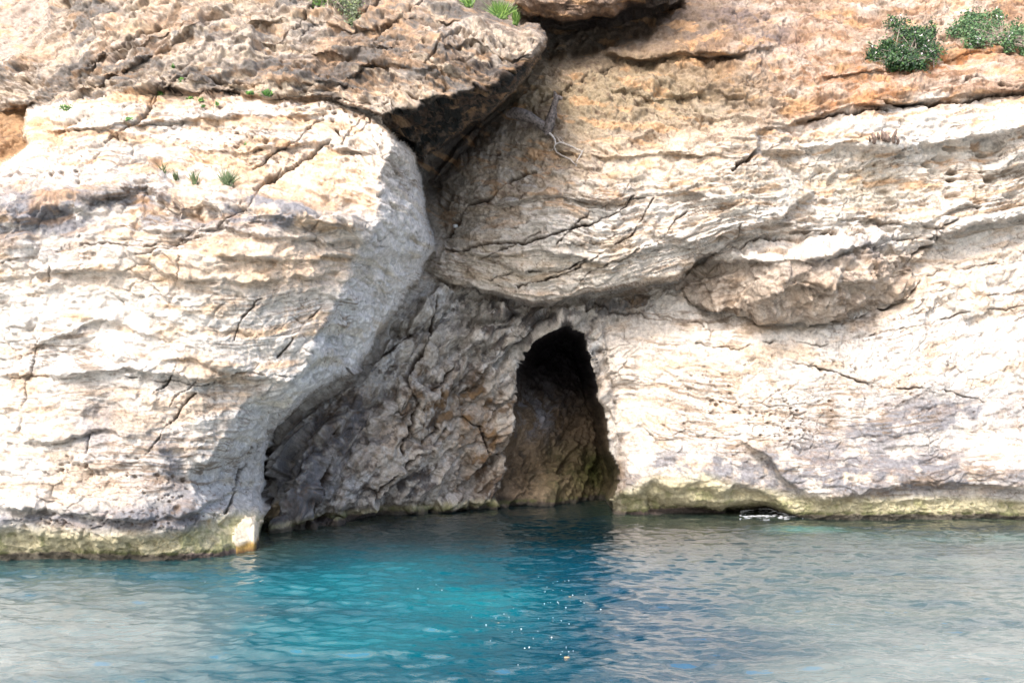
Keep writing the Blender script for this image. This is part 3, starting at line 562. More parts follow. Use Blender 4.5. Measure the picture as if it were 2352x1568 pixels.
fd = sstep(.22, .42, fbm(A_ / .16, Y / .16, B / .05, 95, 3, .65)) * sstep(-.3, .3, n4 + .6 * n1)
up_ = sstep(620, 380, VV)
C = mixc(C, fd * (.38 + .35 * up_) * (labf != 5) * (1 - .5 * samp(flankA.astype(np.float32))), (.15, .10, .07))
och = sstep(.12, .4, fbm(A_ / .7, Y / .7, B / .14, 96, 4, .6) + .15 * n1) * (labf != 5) * (rcs < .5)
C = mixc(C, och * (.12 + .5 * up_ * np.where(isC, .45, 1)) * (1 - samp(flankA.astype(np.float32))), (.55, .33, .17))
# bright fresh scars where pieces broke off
def scar(pts, s): return samp(sstep(-3, 3, sdf_poly(pts) + jit(3, s, 12)).astype(np.float32))
SC = scar([(612,1156),(622,1160),(632,1150),(640,1165),(637,1186),(626,1196),(614,1200),(610,1185)], 91) * (~isA)
C = mixc(C, SC, (.62, .50, .33))
C = mixc(C, scar([(642,1190),(652,1184),(656,1192),(648,1200),(642,1202)], 92), (.55, .40, .22))
C = mixc(C, scar([(474,1196),(482,1190),(489,1196),(486,1212),(478,1216)], 93), (.62, .45, .30))
C = mixc(C, scar([(1612,1085),(1632,1100),(1655,1105),(1650,1120),(1640,1128),(1650,1148),(1630,1145),(1618,1130),(1605,1126),(1612,1112)], 94), (.72, .60, .45))
C = mixc(C, scar([(1936,1090),(1945,1084),(1948,1098),(1940,1106)], 95), (.7, .6, .45))
C = mixc(C, scar([(1964,1100),(1976,1084),(1974,1100),(1966,1108)], 96), (.74, .64, .5))
# sea-worn, algae covered foot
zz = Z + .10 * n1 + .05 * n3
hb = np.interp(UU, [0, 400, 520, 590, 620, 1100, 1420, 1500, 1620, 1700, 1850, 2100, 2352], [.36, .32, .45, .42, .14, .17, .34, .60, .62, .48, .34, .34, .30])
foot = sstep(1.0, .55, zz / hb * .55) * (~isH)
C = mixc(C, foot * .9 * np.where(rc > .5, .7, 1), (.44, .40, .25))
C = mixc(C, .8 * foot * sstep(.0, .35, n3 + .3 * n1), (.24, .24, .12))
C = mixc(C, .9 * sstep(.20, .12, zz + .05 * n3) * sstep(-.2, .2, n3 + .1), (.075, .085, .03))
C = mixc(C, .9 * sstep(.11, .06, zz) * P_(blob(510, 1275, 90, 26), blob(1560, 1185, 110, 30), .8 * blob(780, 1190, 120, 20), .5 + 0 * blob(0, 0, 1, 1)), (.19, .10, .125))
C = mixc(C, sstep(.12, .05, zz) * .85, (.045, .045, .035))
CSL = np.empty_like(C); CSL[:] = (.80, .70, .54)
CSL = mixc(CSL, .3 + n1, (.72, .62, .49)); CSL = mixc(CSL, sstep(.20, .10, Z + .05 * n3), (.34, .22, .07)); CSL = mixc(CSL, sstep(.08, .0, Z + .05 * n3), (.14, .075, .03))
C = C * (1 + .16 * n3[..., None] + .10 * rg2[..., None])
C = np.clip(C, .01, .80)

# ------------------------------------------------------------------ helpers for objects
def tag(o, label=None, cat=None, group=None, kind=None):
    for k, v in (('label', label), ('category', cat), ('group', group), ('kind', kind)):
        if v: o[k] = v
    return o
def link(name, me, mats, parent=None):
    o = bpy.data.objects.new(name, me); COL.objects.link(o)
    for m in (mats if isinstance(mats, (list, tuple)) else [mats]): me.materials.append(m)
    if parent: o.parent = parent
    return o
def empty(name, loc, label, cat, group=None, kind=None):
    o = bpy.data.objects.new(name, None); COL.objects.link(o); o.location = loc; o.empty_display_size = .2
    return tag(o, label, cat, group, kind)
def grid_mesh(name, V, quads, smooth=True):
    me = bpy.data.meshes.new(name); nv, nf = len(V), len(quads)
    me.vertices.add(nv); me.vertices.foreach_set('co', V.astype(np.float32).ravel())
    me.loops.add(nf * 4); me.loops.foreach_set('vertex_index', quads.astype(np.int32).ravel())
    me.polygons.add(nf); me.polygons.foreach_set('loop_start', (np.arange(nf) * 4).astype(np.int32)); me.polygons.foreach_set('loop_total', np.full(nf, 4, np.int32))
    me.polygons.foreach_set('use_smooth', np.full(nf, smooth)); me.update(calc_edges=True)
    return me
def new_mat(name):
    m = bpy.data.materials.new(name); m.use_nodes = True
    return m, m.node_tree, m.node_tree.nodes['Principled BSDF']

# rock material
rock, t, b = new_mat('limestone')
at = t.nodes.new('ShaderNodeAttribute'); at.attribute_name = 'stone'
tc = t.nodes.new('ShaderNodeNewGeometry')
nz = t.nodes.new('ShaderNodeTexNoise'); nz.inputs['Scale'].default_value = 11; nz.inputs['Detail'].default_value = 9; nz.inputs['Roughness'].default_value = .78
t.links.new(tc.outputs['Position'], nz.inputs['Vector'])
mr = t.nodes.new('ShaderNodeMapRange'); mr.inputs[1].default_value = .3; mr.inputs[2].default_value = .7; mr.inputs[3].default_value = .48; mr.inputs[4].default_value = 1.32
t.links.new(nz.outputs[0], mr.inputs[0])
mx = t.nodes.new('ShaderNodeMix'); mx.data_type = 'RGBA'; mx.blend_type = 'MULTIPLY'; mx.inputs[0].default_value = 1
t.links.new(at.outputs['Color'], mx.inputs[6]); t.links.new(mr.outputs[0], mx.inputs[7]); t.links.new(mx.outputs[2], b.inputs['Base Color'])
b.inputs['Roughness'].default_value = .9; b.inputs['Specular IOR Level'].default_value = .25
bp = t.nodes.new('ShaderNodeBump'); bp.inputs['Strength'].default_value = 1.0; bp.inputs['Distance'].default_value = .05
t.links.new(nz.outputs[0], bp.inputs['Height']); t.links.new(bp.outputs[0], b.inputs['Normal'])

# ------------------------------------------------------------------ cut the sheet into the rock masses
ii, jj = np.meshgrid(np.arange(NU - 1), np.arange(NV - 1))
i0 = (jj * NU + ii).ravel()
Q = np.stack([i0, i0 + NU, i0 + NU + 1, i0 + 1], 1)
C = np.where((labf == 7)[..., None], CSL, C)
lq = labf[:-1, :-1].ravel()
# everything left of the crag corner belongs to a far cliff
far = ((UU[:-1, :-1] < 125) & (VV[:-1, :-1] < 380)).ravel() & (lq <= 1)
lq = np.where(far, 6, lq); lq = np.where((lq == 0) & (UU[:-1, :-1] < 590).ravel(), 4, lq)
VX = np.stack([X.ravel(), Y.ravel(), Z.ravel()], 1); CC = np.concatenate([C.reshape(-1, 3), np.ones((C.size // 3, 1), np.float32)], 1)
names = {0: ('cliff_wall', 'pale smooth lower limestone cliff right of and around the dark cave mouth', 'cliff'),
         1: ('cliff_overhang', 'banded brown and cream upper cliff overhanging the cave mouth', 'cliff'),
         2: ('rock_boulder', 'rough brown-faced block jutting from the right cliff above the pale wall', 'rock'),
         3: ('rock_crag', 'cracked grey and tan crag at upper left with black underside and pointed nose', 'rock'),
         4: ('cliff_buttress', 'bright white left buttress with grey flank standing nearest in the water', 'cliff'),
         5: ('cave', 'dark arched sea cave interior with brown back wall', 'cave'),
         7: ('limestone_slab', 'fresh cream coloured broken slab at the tip of the left buttress, brown where it meets the water', 'rock'),
         6: ('cliff_background', 'hazy brown farther cliff seen at the left edge behind the crag', 'cliff')}
for k, (nm, lab, cat) in names.items():
    q = Q[lq == k]
    if not len(q): continue
    used, inv = np.unique(q.ravel(), return_inverse=True)
    me = grid_mesh(nm, VX[used], inv.reshape(-1, 4))
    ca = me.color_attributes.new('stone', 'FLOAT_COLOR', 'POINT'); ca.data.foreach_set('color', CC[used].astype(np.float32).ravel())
    tag(link(nm, me, rock), lab, cat, kind=None if k == 7 else 'structure')

def surf(u, v):
    """point on the finished rock surface seen at drawing position u, v"""
    i = int(np.clip(np.searchsorted(au, u), 0, NU - 1)); j = int(np.clip(np.searchsorted(av, v), 0, NV - 1))
    return Vector((float(X[j, i]), float(Y[j, i]), float(Z[j, i])))

# ------------------------------------------------------------------ sea
def ax2(lo, f0, f1, hi, st, g=1.15, mxs=30):
    b = list(np.arange(f0, f1, st)); a = []; s = st; x = f0
    while x > lo: s = min(s * g, mxs); x -= s; a.append(x)
    c = []; s = st; x = b[-1]
    while x < hi: s = min(s * g, mxs); x += s; c.append(x)
    return np.array(a[::-1] + b + c, np.float32)
wx = ax2(-400, -12.5, 12.5, 400, .034); wy = ax2(-400, 8.2, 26, 34, .028)
WX, WY = np.meshgrid(wx, wy); W_0 = np.zeros_like(WX)
fine = sstep(60, 25, np.abs(WX)) * sstep(-30, 0, WY)
calm = 1 - .45 * sstep(19.5, 23.5, WY)
WH = np.zeros_like(WX)
WP = .35 * vn(WX / 1.6, WY / 1.6, W_0, 221); WQ = .35 * vn(WX / .8, WY / .8, W_0, 222)
WH += .026 * fbm(WX / 2.0 + WY / 5, WY / 1.05, W_0, 201, 2)
WH += .030 * fbm(WX / .80 - WY / 3 + WP, WY / .42 + WP, W_0 + 1, 203, 2)
WH += .0260 * fbm(WX / .32 + WY / 1.2 + WQ, WY / .17 + WQ, W_0 + 2, 207, 2)
WH += .0090 * fbm(WX / .13, WY / .075, W_0 + 3, 209, 2)
WH *= fine * calm
i2, j2 = np.meshgrid(np.arange(len(wx) - 1), np.arange(len(wy) - 1)); i0 = (j2 * len(wx) + i2).ravel()
me = grid_mesh('sea', np.stack([WX.ravel(), WY.ravel(), WH.ravel()], 1), np.stack([i0, i0 + 1, i0 + len(wx) + 1, i0 + len(wx)], 1))
# water body pigment: turquoise over pale sand, deep blue over the channel, cliff reflections painted in at the sides and near the shore
wn = fbm(WX / 1.8, WY / 1.3, W_0, 231, 4, .6)
shore = np.clip(1 - (22.2 - WY) / 2.2, 0, 1) * sstep(1.5, 3, WX) + np.clip(1 - (16.2 - WY) / 1.6, 0, 1) * sstep(-2.5, -4.2, WX)
WC = np.empty(WX.shape + (3,), np.float32); WC[:] = (.000, .062, .092)
turq = np.exp(-((WX + 1.3) / 2.6) ** 2 - ((WY - 12.5) / 3.2) ** 2)
WC = mixc(WC, np.clip(turq * (.75 + .9 * wn), 0, 1), (.000, .165, .195))
WC = mixc(WC, np.exp(-((WX - 1.5) / 1.6) ** 2 - ((WY - 12) / 7) ** 2) * .75, (.002, .038, .080))
WC = mixc(WC, sstep(14.0, 19.5, WY) * .97, (.0015, .010, .013))  # far water darkened: reflection of the dark rock painted in
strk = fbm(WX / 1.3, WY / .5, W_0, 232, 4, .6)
side_refl = sstep(2.0, 4.5, WX + 1.6 * wn + .8 * strk + (WY - 12) * -.12) + sstep(-2.6, -5.0, WX + 1.5 * wn + .8 * strk)
WC = mixc(WC, np.clip(side_refl, 0, 1) * np.clip(.72 + 1.1 * strk, 0, 1) * np.where(WX > 0, sstep(20.5, 15.5, WY + .8 * wn), sstep(15.6, 13.2, WY + .8 * wn)), (.06, .10, .10))  # pale cliff reflection painted into the water colour at the sides
WC = mixc(WC, np.clip(side_refl, 0, 1) * sstep(14, 9.5, WY + wn) * np.clip(.75 + 1.2 * strk, 0, 1), (.13, .185, .19))  # near corners lifted further, same painted reflection
WC = mixc(WC, np.clip(shore * (.8 + .6 * wn), 0, 1) * .8, (.028, .042, .028))  # dark reflection of the rock foot painted along the shore
WC = mixc(WC, np.exp(-((WX - 6.0) / .8) ** 2 - ((WY - 20.0) / .5) ** 2) * .8 + .5 * np.exp(-((WX - 8.5) / 3.) ** 2 - ((WY - 18.8) / 1.0) ** 2) * np.clip(.5 + wn, 0, 1), (.03, .16, .14))
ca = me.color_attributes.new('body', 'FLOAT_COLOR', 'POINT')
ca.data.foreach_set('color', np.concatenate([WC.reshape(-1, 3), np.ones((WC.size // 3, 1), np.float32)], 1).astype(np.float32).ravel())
wm, t, b = new_mat('sea_water')
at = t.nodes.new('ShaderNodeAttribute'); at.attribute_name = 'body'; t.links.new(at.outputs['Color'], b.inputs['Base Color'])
b.inputs['Roughness'].default_value = .03; b.inputs['IOR'].default_value = 2.05; b.inputs['Specular IOR Level'].default_value = 1.0
tc = t.nodes.new('ShaderNodeNewGeometry'); mp = t.nodes.new('ShaderNodeMapping'); mp.inputs['Scale'].default_value = (5, 9, 5)
nz = t.nodes.new('ShaderNodeTexNoise'); nz.inputs['Scale'].default_value = 1.6; nz.inputs['Detail'].default_value = 4
t.links.new(tc.outputs['Position'], mp.inputs[0]); t.links.new(mp.outputs[0], nz.inputs['Vector'])
bp = t.nodes.new('ShaderNodeBump'); bp.inputs['Strength'].default_value = .6; bp.inputs['Distance'].default_value = .014
t.links.new(nz.outputs[0], bp.inputs['Height']); t.links.new(bp.outputs[0], b.inputs['Normal'])
tag(link('sea', me, wm), 'clear rippled sea, turquoise in the middle and silvery with reflections at the sides', 'sea', kind='structure')
print('grid', NU, NV, 'sea', len(wx), len(wy))

# ================================================================== things on the rock
rnd = random.Random(7)
def simple_mat(name, col, rough=.7, var=.25, scale=30, sub=None):
    m, t, b = new_mat(name)
    nz = t.nodes.new('ShaderNodeTexNoise'); nz.inputs['Scale'].default_value = scale; nz.inputs['Detail'].default_value = 5
    g = t.nodes.new('ShaderNodeNewGeometry'); t.links.new(g.outputs['Position'], nz.inputs['Vector'])
    cr = t.nodes.new('ShaderNodeValToRGB'); e = cr.color_ramp.elements
    e[0].position = .35; e[1].position = .65
    e[0].color = [c * (1 - var) for c in col] + [1]; e[1].color = [min(c * (1 + var), 1) for c in col] + [1]
    t.links.new(nz.outputs[0], cr.inputs[0]); t.links.new(cr.outputs[0], b.inputs['Base Color']); b.inputs['Roughness'].default_value = rough
    return m
def leaf_mat(name, cols, rough=.5):
    """leaf pigment varies from leaf to leaf (random per island)"""
    m, t, b = new_mat(name)
    g = t.nodes.new('ShaderNodeNewGeometry'); cr = t.nodes.new('ShaderNodeValToRGB'); e = cr.color_ramp.elements
    while len(e) < len(cols): e.new(.5)
    for i, c in enumerate(cols): e[i].position = i / (len(cols) - 1); e[i].color = list(c) + [1]
    t.links.new(g.outputs['Random Per Island'], cr.inputs[0]); t.links.new(cr.outputs[0], b.inputs['Base Color']); b.inputs['Roughness'].default_value = rough
    return m
M_leafdark = leaf_mat('caper_leaf_dark', [(.004, .018, .005), (.008, .035, .008), (.02, .07, .014), (.07, .15, .03)])
M_leafpale = leaf_mat('caper_leaf_pale', [(.012, .035, .012), (.03, .085, .025), (.07, .15, .045), (.14, .23, .09)])
M_grass = leaf_mat('grass_bright', [(.03, .09, .01), (.10, .22, .03), (.24, .38, .08)])
M_samph = leaf_mat('samphire_green', [(.05, .09, .035), (.09, .14, .06), (.16, .19, .09)])
M_grey = leaf_mat('shrub_grey_green', [(.06, .09, .045), (.12, .16, .085), (.22, .25, .16), (.30, .38, .12)])
M_moss = leaf_mat('moss_green', [(.015, .05, .006), (.04, .13, .012), (.12, .26, .03)])
M_petal = leaf_mat('caper_petal', [(.75, .60, .68), (.80, .74, .76), (.78, .66, .62)])
M_twig = simple_mat('pale_twig', (.34, .28, .23))
M_dead = simple_mat('weathered_dead_wood', (.12, .10, .09), .8, .6, 18)
M_deadpale = simple_mat('bleached_wood', (.46, .42, .38), .8, .3, 30)
M_root = simple_mat('dark_dead_root', (.14, .10, .08), .9, .6, 14)
M_white = simple_mat('white_fleck', (.80, .80, .80), .5, .05)
M_scrap = simple_mat('tan_scrap', (.45, .30, .16), .6, .2)
M_stone = simple_mat('pale_pebble', (.55, .55, .56), .8, .15)

class MB:
    def __init__(s): s.v = []; s.f = []
    def leaf(s, p, n, r, elong=1.0):
        n = n.normalized(); a = n.cross(Vector((rnd.uniform(-1, 1), rnd.uniform(-1, 1), rnd.uniform(-1, 1)))).normalized(); b = n.cross(a)
        k = len(s.v); c = n * r * .25
        s.v += [p - a * r * elong, p + b * r * .8 + c, p + a * r * elong, p - b * r * .8 + c]
        s.f.append((k, k + 1, k + 2, k + 3))
    def tube(s, pts, rad, n=5, bump=0):
        k0 = len(s.v); pts = [Vector(p) for p in pts]
        for i, p in enumerate(pts):
            d = (pts[min(i + 1, len(pts) - 1)] - pts[max(i - 1, 0)]).normalized()
            a = d.cross(Vector((.3, 1, .2))).normalized(); b = d.cross(a); r = rad[i] if isinstance(rad, (list, tuple)) else rad * (1 - .75 * i / (len(pts) - 1))
            for q in range(n):
                t = 2 * math.pi * q / n; rr = r * (1 + bump * rnd.uniform(-1, 1))
                s.v.append(p + (a * math.cos(t) + b * math.sin(t)) * rr)
        for i in range(len(pts) - 1):
            for q in range(n):
                s.f.append((k0 + i * n + q, k0 + i * n + (q + 1) % n, k0 + (i + 1) * n + (q + 1) % n, k0 + (i + 1) * n + q))
        s.f.append(tuple(k0 + q for q in range(n))); s.f.append(tuple(k0 + (len(pts) - 1) * n + q for q in reversed(range(n))))
    def blade(s, p, tip, wdt):
        d = tip - p; sd = d.cross(Vector((rnd.uniform(-.6, .6), 1, 0))).normalized() * wdt; mid = p + d * .55 + Vector((0, -.02, 0)) * rnd.random()
        k = len(s.v); s.v += [p - sd, p + sd, mid + sd * .8, mid - sd * .8, tip + sd * .15, tip - sd * .15]
        s.f += [(k, k + 1, k + 2, k + 3), (k + 3, k + 2, k + 4, k + 5)]
    def blob(s, p, r, sq=(1, 1, 1), n=6):
        k = len(s.v); ring = []
        for i, ph in enumerate((-.9, -.3, .35, .95)):
            for q in range(n):
                t = 2 * math.pi * (q + .5 * i) / n; rr = r * rnd.uniform(.8, 1.2)
                s.v.append(p + Vector((math.cos(t) * math.cos(ph) * rr * sq[0], math.sin(t) * math.cos(ph) * rr * sq[1], math.sin(ph) * rr * sq[2])))
        for i in range(3):
            for q in range(n): s.f.append((k + i * n + q, k + i * n + (q + 1) % n, k + (i + 1) * n + (q + 1) % n, k + (i + 1) * n + q))
        s.f.append(tuple(k + q for q in reversed(range(n)))); s.f.append(tuple(k + 3 * n + q for q in range(n)))
    def build(s, name, mat, parent=None, base=Vector((0, 0, 0)), smooth=True):
        me = bpy.data.meshes.new(name); me.from_pydata([tuple(v - base) for v in s.v], [], s.f)
        me.polygons.foreach_set('use_smooth', [smooth] * len(me.polygons)); me.update()
        o = link(name, me, mat, parent)
        if parent is None: o.location = base
        return o
def inpoly(u, v, P):
    c = False
    for i in range(len(P)):
        a, b = P[i], P[(i + 1) % len(P)]
        if (a[1] <= v) != (b[1] <= v) and u < (b[0] - a[0]) * (v - a[1]) / (b[1] - a[1]) + a[0]: c = not c
    return c
def edge_d(u, v, P):
    m = 1e9
    for i in range(len(P)):
        a, b = P[i], P[(i + 1) % len(P)]; ex, ey = b[0] - a[0], b[1] - a[1]; t = max(0, min(1, ((u - a[0]) * ex + (v - a[1]) * ey) / (ex * ex + ey * ey)))
        m = min(m, math.hypot(u - a[0] - t * ex, v - a[1] - t * ey))
    return m

def bush(name, P, root, nclump, nper, leaf, mat, thick, label, twigs, flowers):
    base = surf(*root); e = empty(name, base, label, 'bush')
    us = [p[0] for p in P]; vs = [p[1] for p in P]
    L = MB(); T = MB(); Fl = MB(); cs = []; sub = []
    while len(sub) < max(8, nclump // 9):
        u, v = rnd.uniform(min(us), max(us)), rnd.uniform(min(vs), max(vs))
        if inpoly(u, v, P): sub.append((u, v))
    while len(cs) < nclump:
        if not sub or rnd.random() < .05:
            u, v = rnd.uniform(min(us), max(us)), rnd.uniform(min(vs), max(vs))
            if not inpoly(u, v, P): continue
            sub.append((u, v)); continue
        u0, v0 = rnd.choice(sub); u, v = u0 + rnd.gauss(0, 7), v0 + rnd.gauss(0, 5)
        if not inpoly(u, v, P) and rnd.random() < .6: continue
        d = edge_d(u, v, P); s = surf(u, v)
        out = thick * min(1, d / 28) ** .6
        c = s + (s - Vector((0, 0, CAMZ))).normalized() * -(out * rnd.uniform(.25, 1.0) + .03)
        cs.append((c, min(1, d / 12)))
    for c, k in cs:
        rr = .085 * (0.6 + .6 * k)
        n0 = Vector((rnd.gauss(0, .5), -1, rnd.gauss(.5, .5)))
        for q in range(nper):
            p = c + Vector((rnd.gauss(0, rr), rnd.gauss(0, rr), rnd.gauss(0, rr * .8)))
            L.leaf(p, n0 + Vector((rnd.gauss(0, .6), rnd.gauss(0, .6), rnd.gauss(0, .6))), leaf * rnd.uniform(.6, 1.25), 1.1)
        if rnd.random() < flowers:
            p = c + Vector((rnd.gauss(0, .04), -.10, rnd.gauss(.03, .04)))
            for q in range(4): Fl.leaf(p + Vector((rnd.gauss(0, .012), rnd.gauss(0, .01), rnd.gauss(0, .012))), Vector((rnd.gauss(0, .5), -1, .5)), .016)
    cen = sum((c for c, k in cs), Vector()) / len(cs)
    for q in range(nclump // 7):
        c, k = rnd.choice(cs)
        if k > .8: continue
        o_ = (c - cen); o_.y = -abs(o_.y) * .3; o_ = o_.normalized() * rnd.uniform(.10, .26) + Vector((rnd.gauss(0, .03), -.04, rnd.gauss(.02, .05)))
        T.tube([c, c + o_ * .5 + Vector((0, 0, .02)), c + o_], .006, 4)
        for z in range(14):
            f_ = rnd.uniform(.2, 1.05); L.leaf(c + o_ * f_ + Vector((rnd.gauss(0, .018), rnd.gauss(0, .018), rnd.gauss(0, .018))), Vector((rnd.gauss(0, .7), -1, rnd.gauss(.4, .6))), leaf * rnd.uniform(.6, 1.1), 1.1)
    for q in range(twigs):
        c, k = rnd.choice(cs); a = base + Vector((rnd.gauss(0, .25), -.08, rnd.gauss(0, .08))); m = (a + c) / 2 + Vector((rnd.gauss(0, .08), -.10 - .12 * rnd.random(), .08 + rnd.gauss(0, .08)))
        b = c + (c - a) * .12 + Vector((0, -.06, -.05))
        pts = [a * (1 - t) ** 2 + m * 2 * t * (1 - t) + b * t * t for t in (0, .25, .5, .75, 1)]
        T.tube(pts, .013, 4)
    L.build('foliage', mat, e, base, False); T.build('twigs', M_twig, e, base); 
    if Fl.v: tag(Fl.build('flowers', M_petal, e, base, False), kind='stuff')
    return e
bush('caper_bush', [(1996,146),(2000,118),(2030,104),(2022,78),(2044,44),(2078,40),(2098,58),(2140,72),(2168,102),(2164,138),(2132,154),(2078,158),(2040,152)], (2085, 138), 250, 34, .028, M_leafdark, .65,
     'dense dark green caper bush with pale twigs on the orange ledge, left one of two', 70, .14)
bush('caper_bush', [(2176,74),(2188,52),(2230,46),(2282,36),(2322,48),(2372,76),(2420,100),(2400,116),(2340,112),(2300,108),(2284,100),(2262,120),(2236,112),(2210,116),(2192,100)], (2290, 92), 260, 32, .028, M_leafpale, .42,
     'lighter green straggly caper bush with tangled grey twigs, cut by the right picture edge', 130, .16)
def tuft(name, u, v, hgt, wid, n, mat, label, cat, group=None, stem=False, bw=.006, lean=0):
    base = surf(u, v) + Vector((0, -.03, 0)); B_ = MB()
    for q in range(n):
        p = base + Vector((rnd.gauss(0, wid * .16), rnd.gauss(0, .03), rnd.uniform(-.02, .02)))
        B_.blade(p, base + Vector((rnd.gauss(lean, wid * .42), rnd.gauss(-.05, .05), hgt * rnd.uniform(.45, 1.05))), bw)
    if stem:
        e = empty(name, base, label, cat, group); B_.build('foliage', mat, e, base, False)
        s2 = MB(); 
        for q in range(6): s2.tube([base + Vector((rnd.gauss(0, .02), 0, -.06)), base + Vector((rnd.gauss(0, .05), -.02, .02)), base + Vector((rnd.gauss(0, .08), -.03, .12))], .012, 5)
        s2.build('stem', M_twig, e, base)
        return e
    return tag(B_.build(name, mat, None, base, False), label, cat, group)
gp = 'small wild plants growing on the left ledge'
tuft('wild_plant', 524, 428, .32, .26, 130, M_samph, 'largest feathery green plant on the grey ledge, furthest right of the row', 'plant', gp, True)
tuft('wild_plant', 448, 420, .25, .14, 60, M_samph, 'narrow upright green plant standing left of the largest ledge plant', 'plant', gp, True)
tuft('wild_plant', 404, 412, .18, .13, 34, M_samph, 'tiny forked green plant between the narrow upright plant and the wispy one', 'plant', gp)
tuft('wild_plant', 376, 398, .20, .20, 22, M_samph, 'wispy thin green plant leftmost on the grey ledge', 'plant', gp)
tuft('grass_tuft', 1150, 44, .40, .42, 170, M_grass, 'bright lime green grass tuft on top of the crag nose', 'grass', None, False, .013)
tuft('grass_tuft', 1182, 58, .42, .16, 60, M_grass, 'narrow bright grass clump hanging right beside the lime tuft on the crag nose', 'grass', None, False, .012)
tuft('grass_tuft', 1074, 16, .22, .28, 60, M_grass, 'small green grass tuft at the top picture edge left of the lime tuft', 'grass', None, False, .010)
bush('cliff_shrub', [(742,-20),(748,8),(770,30),(800,44),(815,28),(822,0),(818,-30),(780,-45)], (785, 6), 90, 26, .022, M_grey, .35, 'hazy grey green shrub hanging at the top picture edge on the crag', 26, 0)
bush('cliff_shrub', [(722,-5),(726,14),(742,24),(752,10),(748,-10)], (737, 6), 26, 22, .022, M_grass, .2, 'small yellow green shrub clump just left of the hazy grey shrub', 6, 0)

def moss(u, v, w_, h_, n, label):
    base = surf(u, v); m_ = MB()
    for q in range(n):
        s = base + Vector((max(-1, min(1, rnd.gauss(0, .45))) * w_ * .0085, -.02, max(-1, min(1, rnd.gauss(0, .45))) * h_ * .0085))
        m_.leaf(s + Vector((0, -.03 * rnd.random() - .01, .01)), Vector((rnd.gauss(0, .5), -1, rnd.gauss(.5, .4))), rnd.uniform(.014, .028))
    tag(m_.build('moss_clump', M_moss, None, base, False), label, 'moss', 'moss and tiny plants in the holes of the left cliff')
for a in [(612, 218, 18, 7, 130, 'largest dark green moss clump under the crag, right end of the row'), (575, 217, 11, 4, 60, 'flat moss clump just left of the largest one under the crag'), (372, 222, 7, 10, 60, 'moss filling the diagonal crack below the crag'),
          (334, 268, 5, 9, 34, 'moss lower in the diagonal crack of the cream block'), (298, 277, 9, 4, 30, 'thin moss strip at the left branch of the diagonal crack'), (395, 151, 4, 9, 34, 'upright green moss clump in the crag face above the crack'),
          (155, 255, 16, 7, 70, 'light green moss clump at the upper left corner of the cream block'), (440, 232, 8, 4, 30, 'moss in the left hole of the brown hollow under the crag'), (466, 236, 8, 5, 34, 'moss rimming the round hole of the brown hollow'),
          (500, 244, 4, 7, 24, 'tiny bright moss clump at the right corner of the brown hollow'), (470, 249, 7, 3, 20, 'thin moss line at the bottom of the brown hollow'), (559, 328, 3, 5, 14, 'single green speck of moss on the cream block face'),
          (418, 189, 6, 5, 20, 'dark moss where two cracks meet under the crag')]: moss(*a)

def off(u, v, d): s = surf(u, v); return s + Vector((0, -d, 0))
# dead tree lodged in the cleft
yref = min(surf(1246, 288).y, surf(1257, 304).y, surf(1219, 273).y, surf(1262, 282).y)
def at3(u, v, y): return Vector(((u - CX) / F_PX * y, y, CAMZ + (HY - v) / F_PX * y))
yt = yref - .10
base = at3(1256, 300, yt)
dt = empty('dead_tree', base, 'grey dead tree trunk lodged in the cliff with bleached forked root hanging down', 'dead tree')
m_ = MB(); m_.tube([at3(1166, 264, yt + .25), at3(1180, 260, yt + .10), at3(1196, 262, yt), at3(1212, 268, yt - .06), at3(1230, 277, yt - .06), at3(1246, 289, yt), at3(1256, 300, yt + .02)], [.07, .12, .13, .125, .11, .10, .07], 9, .15); m_.build('trunk', M_dead, dt, base)
m_ = MB(); m_.tube([at3(1256, 308, yt + .02), at3(1258, 296, yt - .04), at3(1263, 280, yt - .06), at3(1268, 260, yt - .06), at3(1274, 238, yt - .08), at3(1280, 226, yt - .10), at3(1273, 210, yt - .10)], [.07, .13, .11, .08, .07, .08, .025], 9, .2)
m_.tube([at3(1276, 228, yt - .10), at3(1284, 224, yt - .12), at3(1291, 228, yt - .12)], [.07, .07, .04], 7, .2); m_.tube([at3(1270, 262, yt - .06), at3(1277, 258, yt - .1), at3(1279, 272, yt - .10)], [.03, .03, .01], 6, .2); m_.build('upright_stub', M_dead, dt, base)
def chain(P, r0, r1, y0):
    n = len(P); return [at3(u, v, min(y0, surf(u, v).y - .05)) for u, v in P], [r0 + (r1 - r0) * i / (n - 1) for i in range(n)]
for nm, P, r0, r1 in (('root', [(1262,306),(1270,314),(1275,322),(1276,330),(1273,338),(1279,350),(1288,356),(1298,361),(1310,366),(1316,373),(1323,379)], .024, .011),
                      ('root', [(1275,332),(1281,329),(1288,327),(1305,333),(1316,338),(1328,344),(1338,348),(1332,358),(1326,368),(1323,382)], .018, .010),
                      ('root', [(1288,327),(1283,321),(1279,315)], .009, .005), ('root', [(1296,329),(1290,320),(1284,314)], .008, .004), ('root', [(1272,340),(1268,345),(1261,346)], .008, .004), ('root', [(1334,350),(1342,342)], .008, .004)):
    p, r = chain(P, r0, r1, yt - .08); m_ = MB(); m_.tube(p, r, 6, .15); m_.build(nm, M_deadpale, dt, base)
